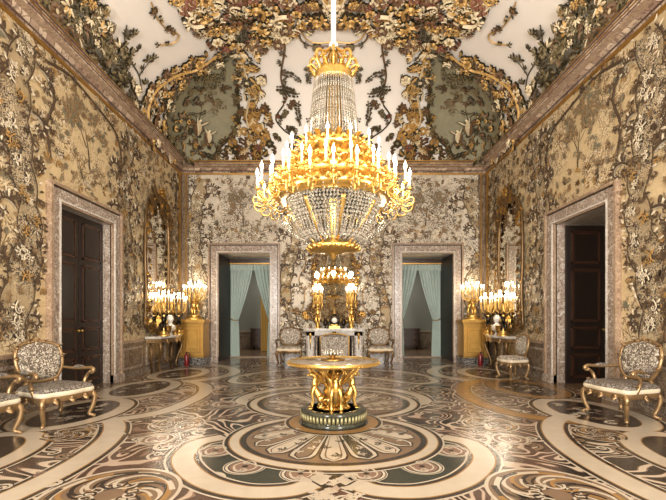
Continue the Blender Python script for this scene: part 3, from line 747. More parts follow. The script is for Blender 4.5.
def dado(name, fn, u0, u1, h):   # fn(u, out, z)
    m = MB()
    def bx(a, b, o, z0, z1, mi): 
        P = [fn(a, 0, z0), fn(b, 0, z0), fn(b, o, z0), fn(a, o, z0)]; Q_ = [fn(a, 0, z1), fn(b, 0, z1), fn(b, o, z1), fn(a, o, z1)]
        m.add(P + Q_, [(3, 2, 1, 0), (4, 5, 6, 7), (0, 1, 5, 4), (1, 2, 6, 5), (2, 3, 7, 6), (3, 0, 4, 7)], mi)
    bx(u0, u1, .03, 0, h - .06, 0); bx(u0, u1, .06, 0, .14, 1); bx(u0, u1, .07, h - .06, h, 2); bx(u0, u1, .045, h - .1, h - .06, 1)
    n = max(1, int((u1 - u0) / 1.1)); w_ = (u1 - u0) / n
    for i in range(n):
        a = u0 + i * w_ + .1; b = u0 + (i + 1) * w_ - .1
        if b - a > .2: bx(a, b, .045, .2, h - .16, 3); bx(a + .05, b - .05, .05, .25, h - .21, 0)
    struct(m.build(name, [M['marble_dado'], M['marble_dark'], M['marble_cornice2'], M['marble_case']]))
fL = lambda u, o_, z: (-XW + o_, u, z); fR = lambda u, o_, z: (XW - o_, u, z); fB = lambda u, o_, z: (u, YB - o_, z)
dado('baseboard_left', fL, YF, LD[0] - DC, .85); dado('trim_4', fL, LD[1] + DC, YB - .28, .85)
dado('baseboard_right', fR, YF, LD[0] - DC, .85); dado('trim_5', fR, LD[1] + DC, YB - .28, .85)
dado('baseboard_back', fB, BDL[1] + DC, -.98, .32); dado('trim_6', fB, .98, BDR[0] - DC, .32)
dado('trim_7', fB, -XW + .27, BDL[0] - DC, .32); dado('trim_8', fB, BDR[1] + DC, XW - .27, .32)

# ------------------------------------------------------------------ door casings (part of the building) and doors
def casing(name, fn, u0, u1, depth=0, rev_mat=1):
    """fn(u, out, z); out>0 into the room"""
    m = MB()
    def bx(a, b, o0, o1, z0, z1, mi):
        P = [fn(a, o0, z0), fn(b, o0, z0), fn(b, o1, z0), fn(a, o1, z0)]; Q_ = [fn(a, o0, z1), fn(b, o0, z1), fn(b, o1, z1), fn(a, o1, z1)]
        m.add(P + Q_, [(3, 2, 1, 0), (4, 5, 6, 7), (0, 1, 5, 4), (1, 2, 6, 5), (2, 3, 7, 6), (3, 0, 4, 7)], mi)
    # three stepped fasciae: outer moulding, marble field, inner bead
    for (w0, w1, o_, mi) in ((DC, DC - .05, .10, 1), (DC - .05, DC - .075, .05, 3), (DC - .075, .06, .06, 0), (.06, .03, .075, 4), (.03, 0, .05, 1)):
        bx(u0 - w0, u0 - w1, -.02, o_, 0, DZ + w0, mi); bx(u1 + w1, u1 + w0, -.02, o_, 0, DZ + w0, mi); bx(u0 - w1, u1 + w1, -.02, o_, DZ + w1, DZ + w0, mi)
    bx(u0 - DC - .02, u0 + .0, -.02, .12, 0, .16, 0); bx(u1 - .0, u1 + DC + .02, -.02, .12, 0, .16, 0)
    if depth:
        bx(u0 - .06, u0, -depth, 0, 0, DZ, rev_mat if rev_mat != 3 else 3); bx(u1, u1 + .06, -depth, 0, 0, DZ, rev_mat if rev_mat != 3 else 3); bx(u0 - .06, u1 + .06, -depth, 0, DZ, DZ + .06, 4)
    return struct(m.build(name, [M['marble_case'], M['marble_cornice2'], M['gold_dull'], M['ebony'], M['marble_white']]))
fLo = lambda u, o_, z: (-XW + o_, u, z); fRo = lambda u, o_, z: (XW - o_, u, z); fBo = lambda u, o_, z: (u, YB - o_, z)
casing('trim_9', fLo, *LD, .35, 0); casing('trim_10', fRo, *LD, 1.15, 0)
casing('trim_11', fBo, *BDL, 1.5, 3); casing('trim_12', fBo, *BDR, 1.5, 3)

def leaf_mesh(w, h, th=.05):                  # panelled leaf in local x (0..w), y thickness, z
    m = MB(); m.box(0, w, 0, th, 0, h, 0)
    for (z0, z1) in ((.12, .62), (.72, 1.18), (1.28, 2.38), (2.48, h - .12)):
        for (i0, y_) in ((0, .018), (.035, .006), (.075, .022)):
            for s_ in (-1, 1):
                ya, yb = (-y_, 0) if s_ < 0 else (th, th + y_)
                a, b, c, d = .10 + i0, w - .10 - i0, z0 + i0, z1 - i0
                if i0 == .075: m.box(a, b, ya, yb, c, d, 0)
                else:
                    e = .028
                    m.box(a, b, ya, yb, c, c + e, 1); m.box(a, b, ya, yb, d - e, d, 1); m.box(a, a + e, ya, yb, c, d, 1); m.box(b - e, b, ya, yb, c, d, 1)
    return m
def door_leaf(name, w, h, loc, rz):
    o_ = struct(leaf_mesh(w, h).build(name, [M['ebony'], M['ebony2']])); o_.location = loc; o_.rotation_euler = (0, 0, rz)
    hm = MB(); hm.lathe([(.0, 0), (.022, .004), (.02, .03), (.03, .045), (.001, .06)], (0, 0, 0), 10).xf(Matrix.Translation((w - .05, 0, 1.12)) @ Matrix.Rotation(PI / 2, 4, 'X'))
    hm.build('door_handle', M['gold'], o_); return o_
door_leaf('door_1', .815, DZ, (-XW - .17, LD[0], 0), PI / 2); door_leaf('door_2', .815, DZ, (-XW - .17, LD[1], 0), -PI / 2).scale = (1, -1, 1)
door_leaf('door_3', .80, DZ - .02, (XW + .18, LD[1] - .06, 0), 0).scale = (1, 1, 1)
door_leaf('door_4', .80, DZ - .02, (XW + .18, LD[0] + .01, 0), 0)
m = MB(); m.box(XW + 1.14, XW + 1.2, LD[0] - .1, LD[1] + .1, 0, DZ + .1, 0); m.box(XW, XW + 1.2, LD[0] - .06, LD[1] + .06, -.02, .003, 1)
struct(m.build('wall_passage', [M['room_wall'], M['f_brown']]))

m = MB(); m.box(-XW - .42, -XW - .36, LD[0] - .1, LD[1] + .1, 0, DZ + .1, 0); m.box(-XW - .4, -XW, LD[0] - .06, LD[1] + .06, -.02, .003, 1)
struct(m.build('wall_recess', [M['ebony'], M['f_brown']]))
# rooms seen through the back doors
for i, (a, b, sg) in enumerate(((BDL[0], BDL[1], -1), (BDR[0], BDR[1], 1))):
    m = MB(); x0, x1 = a - .6, b + .6; y0, y1 = YB + 1.5, YB + 5.2
    m.add([(x0, YB, .0), (x1, YB, .0), (x1, y1, .0), (x0, y1, .0)], [(0, 1, 2, 3)], 1)
    m.add([(x0, y1, 0), (x1, y1, 0), (x1, y1, 3.8), (x0, y1, 3.8)], [(0, 1, 2, 3)], 0)
    m.add([(x0, y0, 0), (x0, y1, 0), (x0, y1, 3.8), (x0, y0, 3.8)], [(0, 1, 2, 3)], 0); m.add([(x1, y0, 0), (x1, y1, 0), (x1, y1, 3.8), (x1, y0, 3.8)], [(0, 1, 2, 3)], 0)
    m.add([(x0, y0, 3.8), (x1, y0, 3.8), (x1, y1, 3.8), (x0, y1, 3.8)], [(0, 1, 2, 3)], 0)
    m.box(x0, x1, y1 - .03, y1, 0, .7, 2); m.box(x0, x1, y1 - .06, y1, .7, .76, 3)
    m.add([(x0, y0, 0), (a, y0, 0), (a, y0, 3.8), (x0, y0, 3.8)], [(0, 1, 2, 3)], 0); m.add([(b, y0, 0), (x1, y0, 0), (x1, y0, 3.8), (b, y0, 3.8)], [(0, 1, 2, 3)], 0)
    m.add([(a, y0, DZ), (b, y0, DZ), (b, y0, 3.8), (a, y0, 3.8)], [(0, 1, 2, 3)], 0)
    m.box(a, b, YB + 1.3, YB + 1.5, 0, .03, 3)
    struct(m.build('wall_next_room_%d' % (i + 1), [M['room_wall'], M['f_brown'], M['marble_dado'], M['marble_cornice2']]))
    cxn = (a + b) / 2
    lamp('next_room_light', 'AREA', (cxn - sg * .4, YB + 3.6, 3.6), 70, (1, .98, .92), 1.2, (0, 0, 0), 1.6)
    # pelmet
    m = MB(); m.box(a, b, YB + 1.30, YB + 1.48, DZ - .16, DZ, 0); m.box(a, b, YB + 1.28, YB + 1.30, DZ - .16, DZ - .12, 1)
    tag(m.build('pelmet', [M['ebony2'], M['gold_dull']]), 'dark narrow pelmet over the %s curtained doorway' % ('left' if sg < 0 else 'right'), 'pelmet')
    # curtains: pair tied back
    for q in (0, 1):
        xo = a if q == 0 else b; d = 1 if q == 0 else -1; W_ = (b - a) / 2 - .004; m = MB(); nz, nu = 28, 40; vs = []
        split = .42 if False else .5
        for iz in range(nz + 1):
            z = DZ - .165 - (DZ - .185) * iz / nz
            if z > 1.25: ww = W_ * (1 - .66 * (max(0, (DZ - .165) - z) / (DZ - 1.415)) ** 1.25)
            else: ww = W_ * (.34 + .06 * ((1.25 - z) / 1.25) ** .5)
            for iu in range(nu + 1):
                u = iu / nu; amp = .075 * (1 if z > 1.4 else .8); y = YB + 1.4 + amp * math.sin(u * 2 * PI * 6.5) + .012 * math.sin(u * 2 * PI * 21 + iz * .2)
                vs.append((xo + d * u * ww, y, z))
        fs = [(i_ * (nu + 1) + j, i_ * (nu + 1) + j + 1, (i_ + 1) * (nu + 1) + j + 1, (i_ + 1) * (nu + 1) + j) for i_ in range(nz) for j in range(nu)]
        m.add(vs, fs, 0, True)
        hd = MB()                                        # gathered heading
        n_ = 44; v2 = []
        for iz, (z, am) in enumerate(((DZ - .165, .01), (DZ - .2, .03), (DZ - .26, .012), (DZ - .36, .045))):
            for iu in range(n_ + 1): v2.append((xo + d * iu / n_ * W_, YB + 1.37 + am * math.sin(iu * 1.9), z))
        hd.add(v2, [(i_ * (n_ + 1) + j, i_ * (n_ + 1) + j + 1, (i_ + 1) * (n_ + 1) + j + 1, (i_ + 1) * (n_ + 1) + j) for i_ in range(3) for j in range(n_)], 0, True)
        co_ = m.build('curtain', M['curtain'])
        tag(co_, 'pale grey-green curtain tied back at the %s side of the %s doorway' % ('left' if q == 0 else 'right', 'left' if sg < 0 else 'right'), 'curtain', 'curtains in the back doorways')
        hd.build('curtain_heading', M['curtain'], co_)
        tb = MB(); tb.tube([(xo, YB + 1.36, 1.32), (xo + d * .1, YB + 1.33, 1.26), (xo + d * .24, YB + 1.36, 1.25), (xo + d * .26, YB + 1.43, 1.27)], .016, 6); tb.build('tieback', M['gold_dull'], co_)
# things in the next rooms
m = MB(); n_ = 16
m.add([(-2.86 + .34 * i / n_, YB + 3.6 + .05 * math.sin(i * 2.1), z) for z in (3.4, .02) for i in range(n_ + 1)], [(i, i + 1, n_ + 2 + i, n_ + 1 + i) for i in range(n_)], 0, True)
tag(m.build('hanging', M['mustard']), 'mustard yellow hanging seen between the left doorway curtains', 'hanging')
def chest(loc, label):
    t_ = thing('chest', label, 'chest', loc); m = MB(); m.box(-.42, .42, -.22, .22, .14, .84, 0); m.box(-.46, .46, -.26, .24, .84, .88, 0)
    m.build('body', M['ebony2'], t_)
    for z in (.2, .42, .64):
        d_ = MB(); d_.box(-.38, .38, -.245, -.22, z, z + .18, 0); dr = d_.build('drawer', M['ebony2'], t_)
        for x in (-.2, .2): kn = MB(); kn.sph((x, -.255, z + .09), .015, 0, seg=8); kn.build('knob', M['gold'], dr)
    for x in (-.38, .38):
        for y in (-.18, .18): l_ = MB(); l_.lathe([(.03, 0), (.04, .05), (.03, .14)], (x, y, 0), 8); l_.build('leg', M['ebony2'], t_)
chest((-3.0, YB + 4.7, 0), 'dark wooden chest of drawers seen through the left doorway')
chest((3.15, YB + 4.7, 0), 'dark wooden chest of drawers seen through the right doorway')

# ------------------------------------------------------------------ chandelier
def flame_mb(x, y, z, s=1.0):
    m = MB(); m.lathe([(.0005, 0), (.013 * s, .012 * s), (.015 * s, .026 * s), (.007 * s, .05 * s), (.0005, .068 * s)], (x, y, z), 8); return m
def scroll_pts(r0, z0, r1, z1, sag=.12, n=14):           # S-curved candle arm in the r-z plane
    out = []
    for i in range(n + 1):
        t = i / n; r = r0 + (r1 - r0) * (t ** .85); z = z0 + (z1 - z0) * t ** 2.2 - sag * math.sin(PI * t) * (1 - .3 * t)
        out.append((r, 0, z))
    return out
def beads(m, pts, r, mi=0):
    for (x, y, z) in pts:
        m.add([(x - r, y, z), (x, y - r, z), (x + r, y, z), (x, y + r, z), (x, y, z + r * 1.25), (x, y, z - r * 1.25)],
              [(0, 1, 4), (1, 2, 4), (2, 3, 4), (3, 0, 4), (1, 0, 5), (2, 1, 5), (3, 2, 5), (0, 3, 5)], mi)
def leafblade(m, p, a, L, W, up=1.0, curl=.8, mi=0, n=6):   # raised acanthus blade: from p outward at azimuth a, rising
    P = []; 
    for i in range(n + 1):
        t = i / n; h = up - curl * t * 1.6
        if i == 0: r, z = 0, 0
        else: r += math.cos(h) * L / n; z += math.sin(h) * L / n
        P.append((r, z, W * math.sin(PI * (t * .9 + .08)) ** .7))
    ca, sa = math.cos(a), math.sin(a); vs = []
    for r, z, w_ in P:
        for k, (q, dz) in enumerate(((-1, 0), (0, w_ * .5), (1, 0))):
            vs.append((p[0] + ca * (r - dz * .6) - sa * w_ * q, p[1] + sa * (r - dz * .6) + ca * w_ * q, p[2] + z + dz * .3))
    for r, z, w_ in P:
        vs.append((p[0] + ca * (r + .006), p[1] + sa * (r + .006), p[2] + z - .006))
    N = n + 1; fs = []
    for i in range(n):
        fs += [(3 * i, 3 * i + 1, 3 * i + 4, 3 * i + 3), (3 * i + 1, 3 * i + 2, 3 * i + 5, 3 * i + 4), (3 * i, 3 * i + 3, 3 * N + i + 1, 3 * N + i), (3 * i + 2, 3 * N + i, 3 * N + i + 1, 3 * i + 5)]
    m.add(vs, fs, mi, True)

ch = thing('chandelier', 'huge gilt and crystal chandelier with rings of lit candles, hanging above the round table', 'chandelier', (0, CYC, 0))
m = MB(); m.tube([(0, 0, 5.0), (0, 0, 8.28)], .034, 12); m.build('hanging_cord', M['bust'], ch, label='white cloth covered hanging cord')
m = MB(); m.sph((0, 0, 4.95), .065, 0, seg=14, ring=10); m.build('ceiling_ball', M['bust'], ch)
m = MB(); m.lathe([(.20, 4.44), (.25, 4.46), (.255, 4.50), (.235, 4.52), (.25, 4.55), (.24, 4.60), (.215, 4.60), (.21, 4.5), (.20, 4.44)], (0, 0, 0), 32, 0, 1, 1, 0, 2 * PI, 16, .03)
for k in range(16): leafblade(m, (.23 * math.cos(k * PI / 8), .23 * math.sin(k * PI / 8), 4.56), k * PI / 8, .14, .035, 1.5, .9)
m.build('crown', M['gold'], ch)
for k in range(8):
    a = k * PI / 4; m = MB(); ca, sa = math.cos(a), math.sin(a)
    pts = [(ca * r, sa * r, z) for r, z in ((.235, 4.56), (.30, 4.66), (.29, 4.77), (.21, 4.80), (.20, 4.74), (.24, 4.72))]
    m.tube([tuple(p) for p in cr(pts, 4)], [.022] * 12 + [.018] * 9, 7)
    m.tube([tuple(p) for p in cr([(ca * .22, sa * .22, 4.8), (ca * .13, sa * .13, 4.84), (ca * .05, sa * .05, 4.92)], 4)], .016, 7)
    leafblade(m, (ca * .26, sa * .26, 4.66), a, .12, .03, 1.2, 1.2); m.build('crown_scroll', M['gold'], ch)
m = MB(); m.lathe([(.03, 4.9), (.06, 4.8), (.04, 4.65), (.09, 4.5), (.12, 4.42), (.09, 4.3), (.10, 4.05), (.13, 3.98), (.10, 3.9), (.115, 3.75), (.16, 3.65), (.2, 3.5), (.16, 3.3), (.14, 3.0), (.09, 2.8), (.07, 2.5), (.1, 2.38)], (0, 0, 0), 20, 0, 1, 1, 0, 2 * PI, 10, .08)
m.build('stem', M['gold'], ch)
def strand(name, A, B, sag, n, r, az):
    m = MB(); pts = []
    for i in range(n + 1):
        t = i / n; pts.append((A[0] + (B[0] - A[0]) * t, 0, A[1] + (B[1] - A[1]) * t - sag * 4 * t * (1 - t)))
    beads(m, pts, r); o_ = m.build(name, M['crystal'], ch); return o_
def ring_of(o_, n, a0=0):
    for k in range(n):
        c = o_ if k == 0 else o_.copy()
        if k: C.objects.link(c)
        c.parent = ch; c.rotation_euler = (0, 0, a0 + 2 * PI * k / n)
        if k:
            for g in o_.children: d = g.copy(); C.objects.link(d); d.parent = c
ring_of(strand('crystal_strand', (.25, 4.47), (.345, 3.62), -.0, 36, .013, 0), 52)
ring_of(strand('inner_crystal_strand', (.20, 4.40), (.26, 3.62), 0, 30, .012, 0), 28, .1)
ring_of(strand('crystal_swag', (.93, 2.90), (.33, 2.36), .10, 26, .010, 0), 36, .05)
ring_of(strand('basket_strand', (.60, 2.94), (.30, 2.42), .17, 22, .016, 0), 56)
m = MB()
for zr, rr, nn in ((2.93, .60, 90), (2.90, .605, 90), (2.87, .60, 90), (2.83, .595, 88), (2.79, .585, 84), (2.75, .565, 80), (2.71, .54, 76), (2.67, .51, 72), (2.63, .47, 66)):
    beads(m, [(rr * math.cos(2 * PI * (k + zr * 10) / nn), rr * math.sin(2 * PI * (k + zr * 10) / nn), zr) for k in range(nn)], .021)
m.build('crystal_basket', M['crystal'], ch)
# gilt tiers
def tier(name, prof, nleaf, r, z, L, up):
    m = MB(); m.lathe(prof, (0, 0, 0), 48, 0, 1, 1, 0, 2 * PI, 24, .025)
    for k in range(nleaf):
        a = 2 * PI * k / nleaf; leafblade(m, (r * math.cos(a), r * math.sin(a), z), a, L, L * .3, up, 1.0)
        a += PI / nleaf; leafblade(m, (r * math.cos(a), r * math.sin(a), z - L * .2), a, L * .8, L * .22, -.9, -1.1)
        m.sph(((r + .015) * math.cos(a), (r + .015) * math.sin(a), z + .01), L * .2, 0, seg=6, ring=4)
    return m.build(name, M['gold'], ch)
tier('upper_ring', [(.30, 3.50), (.36, 3.48), (.42, 3.53), (.44, 3.60), (.40, 3.64), (.33, 3.62), (.30, 3.50)], 22, .42, 3.60, .13, 1.4)
tier('candle_gallery', [(.44, 3.28), (.5, 3.25), (.55, 3.30), (.565, 3.37), (.52, 3.42), (.45, 3.40), (.44, 3.28)], 28, .55, 3.36, .14, 1.3)
tier('middle_ring', [(.56, 3.10), (.64, 3.06), (.70, 3.12), (.71, 3.20), (.66, 3.24), (.58, 3.22), (.56, 3.10)], 36, .70, 3.19, .13, 1.3)
tier('lower_ring', [(.58, 2.92), (.66, 2.89), (.76, 2.93), (.78, 3.0), (.74, 3.05), (.62, 3.05), (.58, 2.92)], 40, .77, 3.0, .13, 1.2)
def cone(name, r0, z0, r1, z1):
    m = MB(); m.lathe([(r0 * .8, z0 - .03), (r1 * .8, z1 + .03)], (0, 0, 0), 32)
    for k in range(20):
        a = 2 * PI * k / 20; ca, sa = math.cos(a), math.sin(a)
        P = cr([(ca * r0, sa * r0, z0), (ca * (r0 + r1) / 2 * 1.08, sa * (r0 + r1) / 2 * 1.08, (z0 + z1) / 2), (ca * r1, sa * r1, z1)], 4); m.tube([tuple(p) for p in P], .02, 6)
        leafblade(m, tuple(P[4]), a, .10, .035, 1.4, .9)
    m.build(name, M['gold'], ch)
cone('openwork_band', .38, 3.54, .53, 3.34); cone('lower_openwork_band', .56, 3.32, .70, 3.12)
def candle_arm(r0, z0, r1, z1, sag, hang=True, cw=1.0):
    m = MB(); P = scroll_pts(r0, z0, r1, z1, sag); m.tube(P, [.017 - .006 * i / len(P) for i in range(len(P))], 7)
    if hang:
        m.tube([tuple(p) for p in cr([P[8], (r1 * .93, 0, z0 - sag * 1.5), (r1 * 1.03, 0, z0 - sag * 1.4), (r1 * 1.05, 0, z0 - sag * .8), (r1 * .99, 0, z0 - sag * .75), (r1 * .99, 0, z0 - sag * 1.05)], 4)], .011, 6)
    leafblade(m, (r0 + (r1 - r0) * .5, 0, z0 - sag * .8), 0, .09, .03, 1.0, 1.0)
    leafblade(m, (r0 + (r1 - r0) * .75, 0, z0 - sag * .6), 0, .08, .028, -.6, -1.2)
    m.lathe([(.004, 0), (.03, .004), (.042, .018), (.038, .02), (.012, .012), (.014, .035), (.022, .05), (.02, .055)], (r1, 0, z1 - .01), 10)
    arm = m.build('candle_arm', M['gold'], ch)
    c = MB(); c.lathe([(.0125 * cw, 0), (.0125 * cw, .125), (.004, .13)], (r1, 0, z1 + .04), 8); c.build('candle', M['candle'], arm)
    flame_mb(r1, 0, z1 + .168, 1.35 * cw).build('flame', M['flame'], arm); return arm
ring_of(candle_arm(.42, 3.42, .61, 3.42, .08, False), 14, .11)
ring_of(candle_arm(.62, 3.12, .82, 3.12, .09, False), 18, .07)
ring_of(candle_arm(.72, 2.98, .99, 2.99, .13, True, 1.1), 24, 0)
for k in range(8):                                 # gilt horns carrying the bottom plate
    a = k * PI / 4 + .2; m = MB(); ca, sa = math.cos(a), math.sin(a)
    P = cr([(ca * r, sa * r, z) for r, z in ((.60, 2.84), (.50, 2.66), (.36, 2.46), (.22, 2.33))], 5); m.tube([tuple(p) for p in P], [.032 - .0012 * i for i in range(len(P))], 7)
    for i in (3, 7, 11): leafblade(m, tuple(P[i]), a, .08, .03, .2, -.8)
    m.build('horn', M['gold'], ch)
m = MB(); m.lathe([(.01, 2.14), (.04, 2.16), (.05, 2.20), (.12, 2.23), (.24, 2.24), (.33, 2.27), (.345, 2.31), (.30, 2.34), (.2, 2.35), (.12, 2.39), (.1, 2.42)], (0, 0, 0), 36, 0, 1, 1, 0, 2 * PI, 12, .03)
for k in range(16): a = k * PI / 8; m.sph((.33 * math.cos(a), .33 * math.sin(a), 2.29), .035, 0, seg=7, ring=5); leafblade(m, (.3 * math.cos(a + .2), .3 * math.sin(a + .2), 2.26), a + .2, .08, .03, -.5, -1)
m.build('bottom_plate', M['gold'], ch)
for k in range(8):
    a = 2 * PI * k / 8; lamp('chandelier_light', 'POINT', (1.12 * math.cos(a), CYC + 1.12 * math.sin(a), 3.32), 17, WARM, .1)
for k in range(4):
    a = PI / 4 + PI / 2 * k; lamp('chandelier_light', 'POINT', (1.1 * math.cos(a), CYC + 1.1 * math.sin(a), 2.75), 21, WARM, .1)
lamp('chandelier_light', 'POINT', (0, CYC - .3, 2.72), 8, WARM, .1)  # added lamp inside the basket, where no candle stands, to brighten the crystals

# ------------------------------------------------------------------ centre table
tb = thing('centre_table', 'round gilt pedestal table on a dark circular plinth in the middle of the room', 'table', (0, CYC, 0))
m = MB(); m.lathe([(.40, 0), (.42, .015), (.42, .05), (.385, .06), (.395, .075), (.415, .15), (.425, .16), (.43, .185), (.41, .20), (.33, .20)], (0, 0, 0), 56)
m.lathe([(.33, .20), (.32, .185), (.001, .185)], (0, 0, 0), 56, 2)
for k in range(52):
    a = 2 * PI * k / 52; m.tube([(.395 * math.cos(a), .395 * math.sin(a), .055), (.420 * math.cos(a), .420 * math.sin(a), .10), (.428 * math.cos(a), .428 * math.sin(a), .158)], [.012, .023, .016], 5, 1)
m.build('plinth', [M['marble_green'], M['plinth_mount'], M['marble_case']], tb, label='dark plinth with a gilt gadrooned band')
m = MB(); m.lathe([(.001, .80), (.58, .80), (.591, .808), (.588, .816), (.001, .816)], (0, 0, 0), 64); m.build('tabletop', M['tabletop'], tb)
m = MB(); m.lathe([(.5, .765), (.58, .765), (.605, .775), (.61, .80), (.603, .816), (.592, .819), (.590, .812)], (0, 0, 0), 64)
for k in range(72): a = 2 * PI * k / 72; m.sph((.607 * math.cos(a), .607 * math.sin(a), .788), .010, 0, seg=5, ring=4)
m.build('gilt_rim', M['gold'], tb)
m = MB(); m.lathe([(.22, .185), (.2, .21), (.09, .23), (.07, .3), (.11, .36), (.13, .42), (.10, .5), (.06, .55), (.08, .62), (.15, .70), (.28, .74), (.5, .765)], (0, 0, 0), 24, 0, 1, 1, 0, 2 * PI, 12, .07)
for k in range(12):
    a = k * PI / 6; leafblade(m, (.1 * math.cos(a), .1 * math.sin(a), .22), a, .17, .035, .5, .9); leafblade(m, (.08 * math.cos(a), .08 * math.sin(a), .60), a, .16, .035, 1.2, .7); leafblade(m, (.09 * math.cos(a), .09 * math.sin(a), .3), a, .1, .03, 1.2, .7)
m.build('pedestal', M['gold'], tb)
for k in range(4):                                 # crouching winged griffins
    a = k * PI / 2 + .12; m = MB()
    m.tube([tuple(p) for p in cr([(.10, 0, .24), (.17, 0, .32), (.235, 0, .43), (.255, 0, .53), (.235, 0, .60), (.27, 0, .635)], 4)], [.035, .045, .055, .058, .056, .052, .05, .047, .044, .042, .04, .036, .033, .03, .03, .03, .032, .036, .036, .034, .03], 9)
    m.sph((.285, 0, .635), .04, 0, 1.1, .8, .9); m.tube([(.31, 0, .635), (.345, 0, .625), (.35, 0, .605)], [.02, .013, .004], 6)
    for s_ in (-1, 1):
        m.tube([(.27, s_ * .015, .665), (.262, s_ * .025, .70)], [.012, .003], 5)
        m.tube([tuple(p) for p in cr([(.24, s_ * .04, .50), (.285, s_ * .06, .40), (.27, s_ * .06, .30), (.29, s_ * .06, .205)], 3)], [.03, .028, .024, .02, .018, .016, .015, .014, .014, .016], 7)
        m.sph((.305, s_ * .06, .20), .024, 0, 1.5, 1, .6)
        m.tube([tuple(p) for p in cr([(.14, s_ * .05, .34), (.19, s_ * .085, .33), (.16, s_ * .09, .26), (.2, s_ * .09, .205)], 3)], [.04, .042, .04, .034, .026, .02, .017, .016, .016, .018], 7)
        for q in range(5):
            m.tube([tuple(p) for p in cr([(.22, s_ * .05, .50 + q * .015), (.15 - q * .012, s_ * (.10 + .012 * q), .60 + q * .02), (.17 - q * .02, s_ * (.11 + .012 * q), .70 + q * .006)], 3)], [.016, .018, .018, .016, .013, .01, .004], 5, 0, .5)
    m.tube([tuple(p) for p in cr([(.12, 0, .26), (.06, .12, .3), (.12, .18, .34), (.17, .15, .3)], 4)], .013, 6)
    o_ = m.build('griffin', M['gold'], tb); o_.rotation_euler = (0, 0, a)
for k in range(8):
    a = k * PI / 4; m = MB(); ca, sa = math.cos(a), math.sin(a)
    m.tube([(ca * r * 1.0, sa * r, z) for r, z in ((.12, .5), (.2, .56), (.3, .68), (.4, .75))], [.012, .016, .016, .01], 6)
    leafblade(m, (ca * .24, sa * .24, .63), a, .12, .03, .9, .6); m.build('bracket', M['gold'], tb)
gc = thing('centrepiece', 'low crystal and gilt centrepiece standing on the round table', 'centrepiece', (-.01, CYC + .05, .8175))
m = MB(); m.lathe([(.16, 0), (.17, .012), (.10, .02), (.03, .03), (.03, .05), (.10, .07), (.15, .075)], (0, 0, 0), 24); m.build('stand', M['gold_dull'], gc)
m = MB(); 
for k in range(18): a = k * PI / 9; m.lathe([(.012, 0), (.016, .02), (.012, .045), (.003, .055)], (.13 * math.cos(a), .13 * math.sin(a), .075), 6)
m.lathe([(.05, .07), (.08, .09), (.03, .11), (.01, .13)], (0, 0, 0), 12); m.build('crystal_cups', M['crystal'], gc)

# ------------------------------------------------------------------ chairs (front towards local -y)
def cabriole(m, x, y, h, ox, oy, s=1.0):
    P = cr([(x, y, h), (x + ox * .035, y + oy * .035, h * .82), (x + ox * .02, y + oy * .02, h * .45), (x - ox * .012, y - oy * .012, h * .15), (x + ox * .02, y + oy * .02, .03), (x + ox * .035, y + oy * .035, .012)], 4)
    n = len(P); m.tube([tuple(p) for p in P], [(.044 - .025 * (i / n) ** .6) * s if i < n - 5 else (.016 + .004 * (i - n + 5)) * s for i in range(n)], 8)
    m.sph((x + ox * .03, y + oy * .03, .016), .02 * s, 0, 1.1, 1.1, .75, 8, 5)
    leafblade(m, (x + ox * .04, y + oy * .04, h * .9), math.atan2(oy, ox), .10, .026, -1.2, -.4)
def seat_outline(wf, wb, d, n=8, bow=.05):
    return cr([(-wf / 2, -d / 2 + .02), (-wf * .27, -d / 2 - bow * .4), (0, -d / 2 - bow), (wf * .27, -d / 2 - bow * .4), (wf / 2, -d / 2 + .02), (wf / 2 * .97, 0), (wb / 2, d / 2), (0, d / 2 + .01), (-wb / 2, d / 2), (-wf / 2 * .97, 0)], n, True)
def loft(m, layers, mi=0, cap=True, smooth=True):     # layers: list of (outline pts Nx2, z)
    n = len(layers[0][0]); vs = [(p[0], p[1], z) for P, z in layers for p in P]; fs = []
    for i in range(len(layers) - 1):
        for k in range(n): fs.append((i * n + k, i * n + (k + 1) % n, (i + 1) * n + (k + 1) % n, (i + 1) * n + k))
    m.add(vs, fs, mi, smooth)
    if cap: L = len(layers) - 1; m.add([vs[L * n + k] for k in range(n)] + [vs[k] for k in range(n)], [tuple(range(n)), tuple(range(n, 2 * n))[::-1]], mi)
